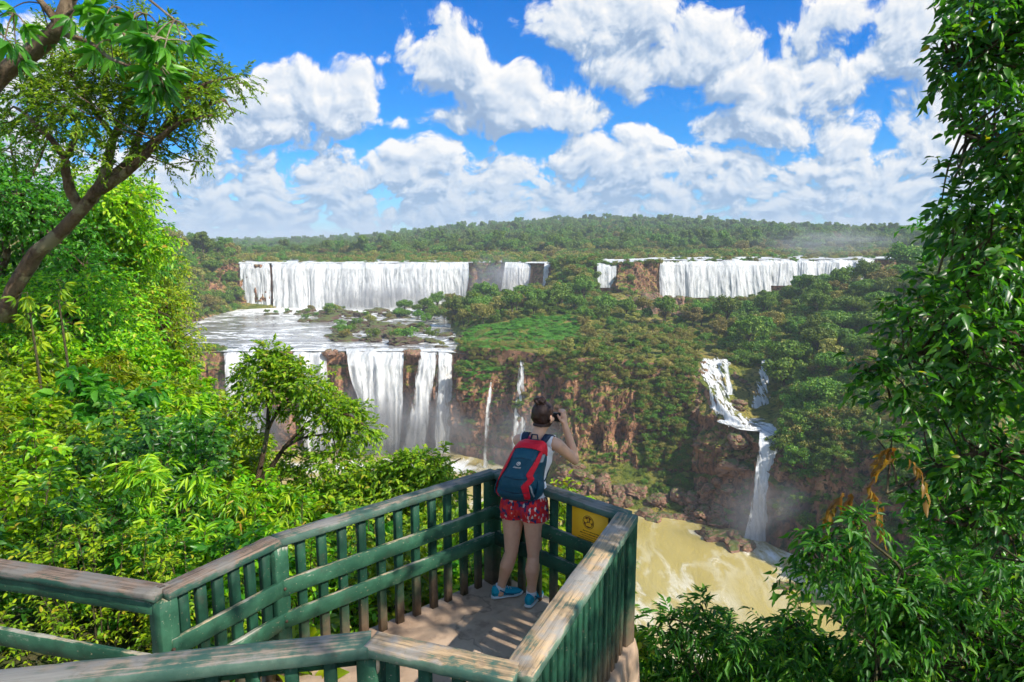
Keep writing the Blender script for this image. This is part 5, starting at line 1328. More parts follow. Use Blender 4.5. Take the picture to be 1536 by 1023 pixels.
# ------------------------------------------------------------------ the near hillside and its plants
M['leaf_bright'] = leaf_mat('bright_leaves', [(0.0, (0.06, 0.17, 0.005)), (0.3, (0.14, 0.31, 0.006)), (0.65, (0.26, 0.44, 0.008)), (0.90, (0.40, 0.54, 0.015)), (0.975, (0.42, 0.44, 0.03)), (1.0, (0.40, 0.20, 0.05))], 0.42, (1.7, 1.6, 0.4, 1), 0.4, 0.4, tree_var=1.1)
M['leaf_bright_tree'] = leaf_mat('bright_tree_leaves', [(0.0, (0.06, 0.16, 0.006)), (0.4, (0.15, 0.31, 0.010)), (0.9, (0.32, 0.48, 0.018)), (1.0, (0.42, 0.36, 0.04))], 0.45, (1.7, 1.6, 0.4, 1), 0.45, 0.35)  # bright leaves for trees, without the random tone per object
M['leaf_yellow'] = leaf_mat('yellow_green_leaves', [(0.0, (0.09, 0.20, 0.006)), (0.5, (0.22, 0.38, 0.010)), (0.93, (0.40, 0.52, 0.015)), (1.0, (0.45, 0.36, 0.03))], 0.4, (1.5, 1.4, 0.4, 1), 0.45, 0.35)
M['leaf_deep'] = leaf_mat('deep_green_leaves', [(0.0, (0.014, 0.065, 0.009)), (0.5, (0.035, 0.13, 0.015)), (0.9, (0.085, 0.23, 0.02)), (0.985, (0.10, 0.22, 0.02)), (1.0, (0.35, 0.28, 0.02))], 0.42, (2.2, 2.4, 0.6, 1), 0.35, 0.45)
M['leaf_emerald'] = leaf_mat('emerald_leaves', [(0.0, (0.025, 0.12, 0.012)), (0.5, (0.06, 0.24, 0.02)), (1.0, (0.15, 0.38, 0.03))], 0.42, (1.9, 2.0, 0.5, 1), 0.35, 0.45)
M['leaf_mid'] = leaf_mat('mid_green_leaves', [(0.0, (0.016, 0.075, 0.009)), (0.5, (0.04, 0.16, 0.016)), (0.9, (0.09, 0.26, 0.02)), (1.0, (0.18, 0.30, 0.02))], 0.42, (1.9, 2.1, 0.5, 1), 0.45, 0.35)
M['leaf_fine'] = leaf_mat('fine_leaflets', [(0.0, (0.06, 0.14, 0.008)), (0.5, (0.14, 0.26, 0.012)), (1.0, (0.30, 0.40, 0.02))], 0.45, (1.5, 1.6, 0.4, 1), 0.5, 0.3)
M['leaf_rust'] = leaf_mat('rusty_young_leaves', [(0.0, (0.16, 0.08, 0.02)), (0.5, (0.26, 0.15, 0.025)), (1.0, (0.34, 0.24, 0.035))], 0.4, (1.6, 1.2, 0.5, 1), 0.4, 0.4)
M['bark_lit'] = bark_mat('sunlit_brown_bark', (0.06, 0.04, 0.028), (0.26, 0.17, 0.10), 5.0, (0.30, 0.25, 0.14))  # lighter copy of the bark, with sunlight put into its colour
M['twig'] = bark_mat('twig_bark', (0.03, 0.035, 0.015), (0.11, 0.09, 0.045), 20.0)

_TP = {}
def _tpl(name, side, fold, bend):
    ms = [0, .33, .68, 1.0]; V = [(x, 0, -bend * x * x) for x in ms]
    for sg in (1, -1):
        for x, y in side: V.append((x, sg * y, fold - bend * x * x))
    # midrib 0-3, left 4,5, right 6,7
    Fq = [(0, 1, 4), (1, 5, 4), (1, 2, 5), (2, 3, 5), (0, 6, 1), (1, 6, 7), (1, 7, 2), (2, 7, 3)]
    _TP[name] = (np.array(V), np.array(Fq))
_tpl('ovate', ((.28, .5), (.66, .42)), .10, .22); _tpl('lance', ((.30, .5), (.66, .36)), .08, .30)
_TP['card'] = (np.array([(0, 0, 0), (.5, .5, .10), (1, 0, -.12), (.5, -.5, .10)]), np.array([(0, 2, 1), (0, 3, 2)]))
def norm(a): return a / (np.linalg.norm(a, axis=-1, keepdims=True) + 1e-9)
def leaves(pos, d, nrm_, L, W, tpl):
    V, Fq = _TP[tpl]; n = len(pos); d = norm(d); b = norm(np.cross(nrm_, d)); u = np.cross(d, b)
    L = np.broadcast_to(L, (n,))[:, None, None]; W = np.broadcast_to(W, (n,))[:, None, None]
    v = pos[:, None] + d[:, None] * V[None, :, 0:1] * L + b[:, None] * V[None, :, 1:2] * W + u[:, None] * V[None, :, 2:3] * L
    f = Fq[None] + (np.arange(n) * len(V))[:, None, None]
    return v.reshape(-1, 3), f.reshape(-1, 3)
def sprays(st, d, length, k, L, W, tpl, rs, droop=0.3, spread=0.9, light=(0.35, -0.15, 1.0), termin=True):
    """twigs from st along d with k leaves each"""
    n = len(st); d = norm(d); length = np.broadcast_to(length, (n,))
    t = (np.arange(k) + 0.6) / k; t = np.broadcast_to(t, (n, k)) + rs.uniform(-.3, .3, (n, k)) / k
    dd = d[:, None] + np.array([0, 0, -droop]) * t[..., None]; p = st[:, None] + dd * (length[:, None] * t)[..., None]
    sd = norm(np.cross(d, [0.02, 0.01, 1.0])); sg = np.where(np.arange(k) % 2 == 0, 1, -1)[None, :, None]
    ld = norm(dd) * 0.65 + sd[:, None] * sg * spread * (1 - .55 * t[..., None]) + rs.normal(0, .25, (n, k, 3)); ld[..., 2] -= droop * rs.uniform(.2, 1.2, (n, k))
    nn = np.array(light) + rs.normal(0, .45, (n, k, 3))
    s = rs.uniform(.6, 1.15, (n, k)).ravel()
    v, f = leaves(p.reshape(-1, 3), ld.reshape(-1, 3), nn.reshape(-1, 3), L * s, W * s, tpl)
    e = st + (d + np.array([0, 0, -droop])) * length[:, None]
    return v, f, (st, e)
def twig_mesh(mb, lines, r):
    a, b = lines; n = len(a); d = norm(b - a); u = norm(np.cross(d, [.1, .2, 1.0])); w = np.cross(d, u)
    V = np.stack([a + u * r, a - u * r * .5 + w * r * .87, a - u * r * .5 - w * r * .87, b + u * r * .3, b - u * r * .3], 1).reshape(-1, 3)
    k = np.arange(n)[:, None] * 5
    mb.add(V, None, np.concatenate([k + [[0, 1, 3]], k + [[1, 4, 3]], k + [[1, 2, 4]], k + [[2, 3, 4]], k + [[2, 0, 3]]]))
def join(parts):
    V, Fs, o = [], [], 0
    for v, f in parts: V.append(v); Fs.append(f + o); o += len(v)
    return np.concatenate(V), np.concatenate(Fs)

# ---- shrub prototypes (a mass of upright stems with leaves to the ground)
def shrub(seed, H=1.7, Wd=1.7, stems=16, per=22, k=6, L=.12, W=.055, tpl='ovate', droop=.35, mat='leaf_bright', twl=.22):
    rs = np.random.default_rng(seed); tb = MB(); ST, DR = [], []
    for s_ in range(stems):
        a = rs.uniform(0, 6.283); q = math.sqrt(rs.uniform(0, 1)) * Wd * .5; h = H * rs.uniform(.65, 1.05) * (1 - .35 * (q / (Wd * .5)) ** 2)
        b0 = np.array([math.cos(a) * q * .35, math.sin(a) * q * .35, -.15]); t0 = np.array([math.cos(a) * q, math.sin(a) * q, h])
        mid = (b0 + t0) / 2 + rs.normal(0, .07, 3); P = np.array([b0, mid, t0]); tb.tube(P, [.012, .008, .003], 5)
        tt = np.concatenate([rs.uniform(.15, 1, per - 6) ** .75, rs.uniform(.88, 1, 6)])
        p = np.where(tt[:, None] < .5, P[0] + (P[1] - P[0]) * tt[:, None] * 2, P[1] + (P[2] - P[1]) * (tt[:, None] * 2 - 1))
        d = rs.normal(0, 1, (per, 3)); d[:, 2] = np.abs(d[:, 2]) * .6 + .25; d[:, :2] += np.array([math.cos(a), math.sin(a)]) * .4
        ST.append(p); DR.append(d)
    ST = np.concatenate(ST); DR = np.concatenate(DR)
    v, f, ln = sprays(ST, DR, twl * rs.uniform(.6, 1.3, len(ST)), k, L, W, tpl, rs, droop)
    twig_mesh(tb, ln, .004)
    return mesh_np('foliage', v, f, False, [M[mat]]), tb.mesh('stems', M['twig'])
SH = {'bright': [shrub(21), shrub(22, 1.9, 1.6, 18), shrub(23, 1.5, 1.9, 18, L=.15, W=.07)],
      'lance': [shrub(24, 1.9, 1.5, 14, 24, 8, .17, .035, 'lance', .5)],
      'deep': [shrub(25, 1.8, 1.9, 18, 22, 6, .13, .055, mat='leaf_emerald'), shrub(26, 1.6, 1.8, 16, 24, 6, .10, .045, mat='leaf_deep')],
      'small': [shrub(27, 1.7, 1.7, 20, 26, 7, .075, .034), shrub(28, 2.0, 1.8, 20, 26, 7, .07, .03, mat='leaf_yellow')],
      'big': [shrub(31, 1.8, 1.6, 12, 12, 6, .24, .105, droop=.5, mat='leaf_emerald', twl=.3), shrub(32, 1.7, 1.5, 12, 12, 7, .22, .08, droop=.6, twl=.3)],
      'low': [shrub(29, .8, 1.2, 14, 18, 6, .13, .06), shrub(30, .7, 1.1, 12, 18, 6, .16, .075, mat='leaf_emerald')]}

# ---- ground of the near slope, from the lookout out and down to the river
SIL = np.array([(-400, 420, 32), (0, 415, 30), (150, 440, 28), (235, 455, 26), (262, 530, 21), (300, 600, 17), (350, 655, 13.5), (385, 690, 12), (450, 735, 10.5), (540, 735, 10), (600, 720, 9.2), (660, 730, 8.4), (700, 800, 7.4), (745, 835, 6.6), (800, 850, 6.2), (880, 870, 5.6), (940, 960, 5.0), (1000, 1040, 4.6), (1200, 1060, 4.6), (1500, 1100, 4.6), (2200, 1100, 4.6)], float)
def near_z(px, Y):
    """ground height on the near slope"""
    py = np.interp(px, SIL[:, 0], SIL[:, 1]); D = np.interp(px, SIL[:, 0], SIL[:, 2])
    sy = (511.5 - py) / F; c, s = math.cos(R(PITCH)), math.sin(R(PITCH)); v = (-s + sy * c) / (c + sy * s)
    zc = CAMZ + v * D - np.interp(px, [0, 235, 400, 700, 900, 1000], [1.9, 1.8, 1.5, 1.0, .7, .7])
    y0 = 3.0; z0 = np.interp(px, [300, 700, 900, 1000], [-.55, -.5, -.8, -1.6])
    t = np.clip((Y - y0) / (D - y0), 0, 1)
    a = z0 + (zc - z0) * t
    slope = np.interp(px, [0, 400, 900, 1000], [0.75, 0.8, 0.85, 0.95])
    return np.where(Y > D, zc - (Y - D) * slope, a)
gx = np.concatenate([np.arange(-1200, -100, 60), np.arange(-100, 1600, 9), np.arange(1600, 2900, 60)]); gy = np.concatenate([np.linspace(1.2, 36, 150), np.linspace(37, 130, 60)])
GX, GY = np.meshgrid(gx, gy, indexing='ij'); GZ = near_z(GX, GY); XX = UPX(GX) * GY
GZ = GZ + fbm(np.stack([XX / 1.2, GY / 1.2, GX * 0], -1), 4) * .18
GZ = np.where(GZ < -60, -60, GZ)
# keep the ground below the floor of the lookout
inside = (GY < 5.9) & (XX > -4.5) & (XX < 1.2)
GZ = np.where(inside, np.minimum(GZ, -0.35), GZ)
i = np.arange(len(gx) - 1)[:, None] * len(gy); j = np.arange(len(gy) - 1)[None, :]
fq = np.stack([i + j, i + len(gy) + j, i + len(gy) + j + 1, i + j + 1], -1).reshape(-1, 4)
m_, T_, o_ = new_mat('leaf_litter'); tc_ = T_.node('ShaderNodeTexCoord'); n_ = T_.noise(tc_.outputs['Object'], 2.5, 6.0, .65)
b_ = principled(T_, o_, T_.ramp(n_, [(.3, (.025, .03, .012)), (.5, (.05, .065, .018)), (.7, (.10, .075, .04))]), .95, .1); bump(T_, b_, T_.noise(tc_.outputs['Object'], 14, 5.0), .8, .05)
link('near_slope', mesh_np('near_slope', np.stack([XX, GY, GZ], -1).reshape(-1, 3), fq, True, [m_]), kind='structure')
def nz_at(x, y):
    px = x / y * 985 + 768; return float(near_z(px, y))

def put_shrub(kind, x, y, s, label, group, dz=-.08, name='shrub', cat='shrub', rs=random):
    f, st = rs.choice(SH[kind]); t = thing(name, label, cat, (x, y, nz_at(x, y) + dz), rs.uniform(0, 6.28), group, (s, s, s * rs.uniform(.9, 1.15)))
    t.rotation_euler.x = rs.uniform(-.12, .12); t.rotation_euler.y = rs.uniform(-.12, .12)
    link('foliage', f, t); link('stems', st, t); return t
rs_ = random.Random(9)
def inpoly(x, y):
    poly = [(p.x, p.y) for p in P0]; c = False
    for a in range(len(poly)):
        x1, y1 = poly[a]; x2, y2 = poly[a - 1]
        if (y1 > y) != (y2 > y) and x < (x2 - x1) * (y - y1) / (y2 - y1) + x1: c = not c
    return c
plat = [Vector((p.x, p.y, 0)) for p in P0]
def clear_of_platform(x, y, r):
    if inpoly(x, y): return False
    q = Vector((x, y, 0))
    for a in range(6):
        p1, p2 = plat[a], plat[a - 1]; d = p2 - p1; t = max(0, min(1, (q - p1).dot(d) / d.length_squared))
        if (p1 + d * t - q).length < r: return False
    # walkway to the left
    if x < cF.x + .2 and y < cF.y + (cFl.y - cF.y) * (cF.x - x) / (cF.x - cFl.x) + r: return False
    return True
spots = []; tries = 0
CH = [('bright', .38), ('small', .26), ('lance', .10), ('deep', .14), ('big', .12)]
while tries < 9000 and len(spots) < 262:
    tries += 1
    px = rs_.uniform(-60, 740); D = float(np.interp(px, SIL[:, 0], SIL[:, 2]))
    Y = 3.6 + (D + .4 - 3.6) * rs_.random() ** .70; x = float(UPX(px)) * Y
    sp = .62 + Y * .036
    if any((x - a) ** 2 + (Y - b) ** 2 < sp * sp for a, b, *_ in spots): continue
    if not clear_of_platform(x, Y, .62): continue
    r_ = rs_.random(); kd = 'bright'
    for kk, w in CH:
        if r_ < w: kd = kk; break
        r_ -= w
    if Y < 5.2 and kd == 'lance': kd = 'bright'
    s = rs_.uniform(.72, 1.02) * (1 + max(0, Y - 10) * .028)
    if not clear_of_platform(x, Y, 1.0): s *= .72
    spots.append((x, Y))
    look = {'bright': 'sunlit broad-leaved', 'small': 'small-leaved yellow-green', 'lance': 'narrow-leaved', 'big': 'big-leaved', 'deep': 'deep green'}[kd]
    side = 'below the leaning trunk' if px < 90 else 'below the yellowish tree' if px < 190 else 'left of the lower falls' if px < 290 else 'left of the slim tree' if px < 380 else 'round the foot of the slim tree' if px < 470 else 'below the slim tree\'s crown' if px < 560 else 'left of the corner post'
    dist = 'right against the railing' if Y < 5.2 else 'a step beyond the railing' if Y < 6.8 else 'in the middle of the slope' if Y < 10 else 'high on the slope' if Y < 16 else 'on the far shoulder of the slope'
    where = dist + ', ' + side
    put_shrub(kd, x, Y, s, look + ' shrub ' + where, 'shrubs covering the left slope', rs=rs_)
for k, (px, Y, s, kd) in enumerate([(760, 5.95, .8, 'bright'), (800, 5.75, .85, 'small'), (835, 5.6, .8, 'bright'), (868, 5.5, .8, 'low'), (900, 5.2, .7, 'low'), (720, 6.2, .8, 'bright'), (690, 6.5, .7, 'small'), (850, 6.2, .9, 'small'), (780, 6.6, .9, 'bright')]):
    x = float(UPX(px)) * Y; put_shrub(kd, x, Y, s, 'bright low shrub seen through the bars of the far railing', 'shrubs beyond the far railing', rs=rs_)
for k in range(16):
    t_ = rs_.random(); x = cFl.x * .45 + (cF.x - cFl.x * .45) * t_; Y = cF.y + rs_.uniform(.45, .9) + (1 - t_) * .3
    put_shrub('low', x, Y, rs_.uniform(.8, 1.2), 'low leafy plant at the foot of the left branching railing', 'low plants under the left railing', name='ground_plant', cat='plant', rs=rs_)

# ---- trees written as limbs and clumps of foliage
def W3(l): return [np.array(at(px, py, Y)[:]) for (px, py, Y) in l]
def smooth_line(P, n=24):
    P = np.array(P); t = np.linspace(0, len(P) - 1, n); Q = np.stack([np.interp(t, np.arange(len(P)), P[:, k]) for k in range(3)], -1)
    for _ in range(3): Q[1:-1] = (Q[:-2] + 2 * Q[1:-1] + Q[2:]) / 4
    return Q
def tree(name, label, cat, limbs, clumps, bark, leafm, seed, L, W, tpl, k, twl, droop=.3, dens=1.0, twigr=.006, group=None, base=None, light=(.35, -.15, 1.0), spread=.9, flat=.7, extra=None):
    """limbs: [(list of points, r0, r1)], clumps: [(point, radius, number of twigs)]"""
    rs = np.random.default_rng(seed); b0 = limbs[0][0][0] if base is None else np.array(base)
    t = thing(name, label, cat, tuple(b0), 0, group)
    tb = MB(); nodes = []
    for idx, (P, r0, r1) in enumerate(limbs):
        Q = smooth_line(P); n = len(Q); w = fbm(np.array(Q) * 1.7 + idx, 2)[:, None] * r0 * .8
        Q = Q + np.concatenate([w, w * .5, w * .3], 1); rr_ = np.linspace(r0, r1, n) * (1 + .12 * fbm(np.array(Q) * 3.0, 2)); tb.tube(Q - b0, rr_, 10)
        nodes.append(Q)
    nodes = np.concatenate(nodes); ST, DR = [], []
    sec = MB()
    for (c, r, m) in clumps:
        c = np.array(c); m = int(m * dens)
        d2 = ((nodes - c) ** 2).sum(1); nr_ = nodes[np.argsort(d2)[:4]]
        for q in range(max(2, int(r * 4))):
            a = nr_[rs.integers(0, len(nr_))]; e = c + rs.normal(0, .45, 3) * r * [1, 1, flat]
            md_ = (a + e) / 2 + rs.normal(0, .10, 3) * np.linalg.norm(e - a); tb.tube(smooth_line([a - b0, md_ - b0, e - b0], 7), np.linspace(twigr * 2.4, twigr, 7), 5, False)
        d = norm(rs.normal(0, 1, (m, 3))); p = c + d * (r * rs.uniform(.15, 1.0, m) ** .6)[:, None] * [1, 1, flat]
        dr = d + rs.normal(0, .5, (m, 3)); dr[:, 2] += .1; ST.append(p); DR.append(dr)
    ST = np.concatenate(ST); DR = np.concatenate(DR)
    v, f, ln = sprays(ST - b0, DR, twl * rs.uniform(.6, 1.3, len(ST)), k, L, W, tpl, rs, droop, spread, light)
    twig_mesh(tb, ln, twigr * .6)
    tb.build('trunk', M[bark], t, True)
    link('crown', mesh_np('crown', v, f, False, [M[leafm]]), t)
    if extra:
        for (nm, mt, c, r, m, L2, W2, lb) in extra:
            c = np.array(c); d = norm(rs.normal(0, 1, (m, 3))); p = c + d * (r * rs.uniform(.1, 1, m))[:, None] - b0
            v, f, ln = sprays(p, d + [0, 0, -.9], twl * .8, k, L2, W2, 'lance', rs, .9, .5)
            link(nm, mesh_np(nm, v, f, False, [M[mt]]), t, lb)
    return t
def C(px, py, Y, r, m): return (np.array(at(px, py, Y)[:]), r, m)
# T1 leaning fine-leaved tree
lim = [(W3([(5, 480, 13.4), (30, 408, 13.2), (68, 365, 13), (120, 316, 12.8), (160, 275, 12.6), (200, 240, 12.5), (245, 195, 12.3), (290, 165, 12.2), (335, 150, 12.0)]), .165, .03),
       (W3([(135, 300, 12.7), (158, 262, 12.6), (172, 205, 12.8), (192, 150, 13), (202, 95, 13)]), .12, .02),
       (W3([(118, 315, 12.8), (98, 270, 12.6), (100, 235, 12.4), (62, 195, 12), (20, 160, 12)]), .11, .02),
       (W3([(150, 285, 12.6), (195, 258, 12.2), (235, 212, 11.9), (262, 185, 11.7), (322, 172, 11.6)]), .10, .015),
       (W3([(200, 240, 12.5), (216, 180, 12.9), (236, 128, 13.2), (250, 80, 13.4)]), .08, .015),
       (W3([(245, 195, 12.3), (278, 145, 12.1), (315, 122, 12), (352, 116, 12)]), .06, .012),
       (W3([(172, 205, 12.8), (140, 165, 12.5), (110, 120, 12.3)]), .06, .012),
       (W3([(100, 235, 12.4), (120, 190, 12.9), (60, 120, 13)]), .06, .012)]
cl = []
for (px, py, r, m) in [(345, 118, .35, 26), (325, 108, .35, 24), (300, 130, .5, 40), (320, 160, .4, 22), (278, 150, .5, 34), (262, 118, .6, 50), (300, 182, .4, 20), (262, 195, .45, 22), (240, 90, .7, 60), (210, 80, .8, 70), (180, 110, .8, 70),
                       (205, 140, .7, 50), (150, 90, .9, 80), (110, 110, .9, 80), (80, 140, .8, 64), (130, 160, .8, 60), (55, 170, .7, 50), (30, 130, .8, 60), (90, 200, .6, 40), (165, 185, .7, 40), (215, 200, .5, 30), (240, 240, .35, 14), (285, 215, .3, 10),
                       (30, 210, .7, 44), (130, 230, .5, 22), (190, 220, .5, 26), (245, 160, .6, 44), (180, 60, .8, 60), (120, 60, .8, 60), (230, 50, .7, 40), (300, 240, .15, 6), (70, 90, .8, 60)]:
    cl.append(C(px, py, 12.4 + rng.normal(0, .6), r, m))
tree('leaning_tree', 'tall tree with fine feathery leaves, its thick rough trunk leaning out to the right', 'tree', lim, cl, 'bark_lit', 'leaf_fine', 51, .10, .036, 'card', 16, .36, .18, 1.3, .007, spread=1.0, flat=.5)
# T2 leafy trees behind it
def blob_tree(label, trunkp, parts_, leafm, seed, L=.14, W=.07, tw=.3, dens=1.0, group='leafy trees behind the leaning tree', tpl='card', bark='bark', k=7, r0=.14):
    lim = [(W3(trunkp), r0, r0 * .4)]; top = W3(trunkp)[-1]
    cl = []
    for (px, py, Y, r, m) in parts_:
        c = C(px, py, Y, r, m); cl.append(c); lim.append(([top, (top + c[0]) / 2 + [0, 0, -.1 * r], c[0]], r0 * .3, .02))
    return tree('broadleaf_tree', label, 'tree', lim, cl, bark, leafm, seed, L, W, tpl, k, tw, .45, dens, .007, group)
def area(px0, px1, py0, py1, Y, n, r, m, seed, jit=1.5, keep=None):
    q = random.Random(seed); out = []
    while len(out) < n:
        px, py = q.uniform(px0, px1), q.uniform(py0, py1)
        if keep and not keep(px, py): continue
        out.append((px, py, Y + q.uniform(-jit, jit), r * q.uniform(.7, 1.2), m))
    return out
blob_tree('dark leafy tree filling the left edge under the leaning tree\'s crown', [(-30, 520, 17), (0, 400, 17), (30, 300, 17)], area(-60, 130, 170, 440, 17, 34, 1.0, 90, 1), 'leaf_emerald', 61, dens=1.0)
blob_tree('bright tree with hanging leaves right of the leaning trunk', [(150, 470, 19), (165, 400, 19), (175, 340, 19)], area(120, 228, 265, 400, 19, 22, .8, 90, 2, keep=lambda x, y: x < 180 + (y - 230) * .45 and not (x > 200 and y > 380)), 'leaf_bright', 62, .15, .085)
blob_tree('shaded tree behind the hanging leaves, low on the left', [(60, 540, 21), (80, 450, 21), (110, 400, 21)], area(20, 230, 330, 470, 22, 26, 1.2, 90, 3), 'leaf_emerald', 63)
blob_tree('round tree with a yellowish flat crown against the wooded bank', [(225, 520, 25), (225, 460, 25), (228, 425, 25)], area(195, 262, 392, 460, 25, 20, .75, 90, 4), 'leaf_yellow', 64, .10, .055)
blob_tree('bright bushy tree low at the left edge in full sun', [(60, 620, 15), (70, 540, 15), (90, 480, 15)], area(-20, 200, 430, 560, 15.5, 34, .85, 90, 5), 'leaf_bright', 65, .13, .06)
blob_tree('narrow bright tree at the right shoulder of the left slope', [(250, 620, 18), (248, 560, 18), (246, 500, 18)], area(205, 272, 450, 560, 18, 16, .7, 80, 6, .8), 'leaf_bright', 66, .12, .05)
blob_tree('bright bush standing out low against the left lower waterfall', [(300, 760, 13), (310, 700, 13), (315, 650, 13)], area(262, 372, 590, 720, 13.2, 26, .55, 80, 7, .8, keep=lambda x, y: y > 560 + (x - 262) * .75), 'leaf_bright', 67, .11, .05)
blob_tree('small bright treetop left of the posing corner, in front of the lower falls', [(640, 860, 8.6), (640, 800, 8.6), (636, 750, 8.6)], [(600, 702, 8.8, .26, 90), (632, 695, 8.6, .22, 90), (655, 708, 8.4, .16, 60), (575, 715, 8.9, .28, 90), (640, 730, 8.4, .32, 110), (608, 745, 8.5, .32, 110), (658, 750, 8.2, .25, 80), (560, 740, 8.8, .32, 90), (690, 790, 7.6, .28, 80), (590, 780, 8.3, .35, 110), (545, 760, 9, .35, 100), (640, 790, 8.0, .3, 90), (525, 735, 9.2, .28, 80)], 'leaf_bright_tree', 68, .085, .040, .16, 1.4, None, r0=.05)
# T5 slim tree in front of the lower falls
lim = [(W3([(374, 880, 10.2), (380, 800, 10.1), (384, 740, 10), (398, 680, 10), (403, 620, 10), (400, 560, 10), (402, 530, 10)]), .065, .012),
       (W3([(386, 728, 10), (410, 695, 9.9), (425, 672, 9.8), (455, 655, 9.7), (500, 650, 9.7)]), .045, .010), (W3([(400, 650, 10), (420, 610, 10), (450, 585, 10), (480, 580, 10)]), .028, .008),
       (W3([(425, 672, 9.8), (470, 625, 9.7), (520, 620, 9.7), (548, 640, 9.7)]), .026, .007), (W3([(384, 740, 10), (420, 735, 9.8), (470, 725, 9.7), (510, 735, 9.7)]), .028, .008), (W3([(401, 600, 10), (380, 570, 10), (366, 545, 10)]), .018, .006)]
cl = [C(px, py, 9.9 + rng.normal(0, .25), r, m) for (px, py, r, m) in [(402, 528, .16, 30), (390, 548, .24, 44), (420, 545, .24, 46), (372, 565, .2, 30), (440, 560, .26, 50), (460, 575, .28, 50), (410, 580, .28, 40), (380, 590, .2, 26), (480, 595, .26, 44), (500, 610, .28, 48), (440, 610, .26, 34), (525, 620, .26, 44), (545, 645, .22, 36), (520, 655, .22, 30), (480, 640, .24, 28), (378, 620, .14, 14), (380, 655, .12, 14), (460, 690, .22, 30), (500, 690, .26, 34), (535, 690, .24, 30), (430, 720, .26, 40), (470, 735, .28, 50), (510, 740, .3, 56), (545, 725, .28, 50), (440, 770, .34, 60), (490, 780, .34, 60), (550, 770, .34, 60), (410, 750, .22, 34), (400, 800, .3, 50), (350, 790, .3, 50), (340, 760, .26, 40)]]
tree('slim_tree', 'slim open-crowned tree standing in front of the lower falls', 'tree', lim, cl, 'bark', 'leaf_bright_tree', 71, .085, .038, 'card', 10, .19, .35, 1.7, .005)
# T3 overhead branch with big palmate leaves, top left
def palmate(pos, d, size, rs, nf=8):
    V, Fq = [], []
    P = []
    for p, dd in zip(pos, d):
        dd = dd / np.linalg.norm(dd); u = norm(np.cross(dd, rs.normal(0, 1, 3))); w = np.cross(dd, u)
        for q in range(nf):
            a = 2 * math.pi * q / nf + rs.uniform(-.15, .15); fd = (u * math.cos(a) + w * math.sin(a)) + dd * .45; fd[2] -= .35
            P.append((p, fd, dd, size * rs.uniform(.75, 1.1)))
    pos_ = np.array([a[0] for a in P]); fd = np.array([a[1] for a in P]); nn = np.array([a[2] for a in P]) * -1; L = np.array([a[3] for a in P])
    return leaves(pos_, fd, nn, L, L * .30, 'lance')
def palm_tree_like(name, label, cat, limbs, tips, size, leafm, bark, seed, group=None):
    rs = np.random.default_rng(seed); b0 = limbs[0][0][0]; t = thing(name, label, cat, tuple(b0), 0, group); tb = MB(); POS, DD = [], []
    for idx, (P, r0, r1) in enumerate(limbs):
        Q = smooth_line(P); tb.tube(Q - b0, np.linspace(r0, r1, len(Q)) * (1 + .1 * fbm(Q * 6, 2)), 12)
    for (c, n) in tips:
        c = np.array(c); n = max(2, int(n * .7))
        for q in range(n):
            d = rs.normal(0, 1, 3); d[2] = rs.uniform(-.9, .4); d /= np.linalg.norm(d); e = c + d * size * rs.uniform(.5, 1.1) + [0, 0, -.06]
            tb.tube(smooth_line([c - b0, (c + e) / 2 + [0, 0, .04] - b0, e - b0], 6), np.linspace(.006, .004, 6), 5, False); POS.append(e); DD.append(d * [1, 1, .4] + [0, 0, -.5])
    v, f = palmate(np.array(POS), np.array(DD), size, rs); tb.build('trunk', M[bark], t, True); link('leaves', mesh_np('leaves', v - b0, f, False, [M[leafm]]), t); return t
lim = [(W3([(-60, 190, 5.6), (0, 112, 5.6), (62, 68, 5.5), (90, 40, 5.4), (110, -20, 5.4)]), .075, .05), (W3([(80, 48, 5.5), (130, 60, 5.3), (165, 88, 5.2), (212, 106, 5.1)]), .020, .010), (W3([(66, 62, 5.5), (110, 10, 5.3), (165, 20, 5.2), (190, 60, 5.1), (236, 76, 5.0)]), .018, .008), (W3([(90, 40, 5.4), (60, 0, 5.3), (20, -30, 5.2)]), .03, .01), (W3([(100, 0, 5.4), (200, -20, 5.2), (262, 30, 5.0)]), .016, .007)]
tips = [(at(px, py, Y)[:], n) for (px, py, Y, n) in [(225, 90, 5.1, 7), (236, 110, 5.1, 6), (250, 60, 5.0, 7), (262, 30, 5.0, 7), (215, 20, 5.1, 6), (175, 10, 5.2, 6), (130, 5, 5.2, 6), (245, 130, 5.2, 3), (60, 5, 5.3, 6), (20, 20, 5.2, 6), (0, 50, 5.2, 4), (165, 60, 5.2, 3), (-30, 0, 5.2, 5), (205, 50, 5.1, 5)]]
palm_tree_like('overhanging_tree', 'pale branch hung with big hand-shaped leaves reaching in at the top left corner', 'tree', lim, tips, .18, 'leaf_emerald', 'bark_pale', 81)
for k, (px, py, Y, s, lb) in enumerate([(45, 470, 11, .34, 'young plant with star-shaped leaf clusters, left of its twin below the leaning trunk'), (88, 450, 11.5, .34, 'young plant with star-shaped leaf clusters, right of its twin below the leaning trunk')]):
    p = at(px, py, Y); b = np.array([p.x, p.y, nz_at(p.x, p.y)]); tp_ = np.array(p[:])
    palm_tree_like('umbrella_plant', lb, 'plant', [([b, (b + tp_) / 2 + [.05, 0, 0], tp_], .03, .015)], [(tp_, 7), (tp_ + [0, 0, .35], 5), (tp_ + [.1, 0, -.4], 5)], s * .55, 'leaf_yellow', 'twig', 82 + k, 'umbrella plants')
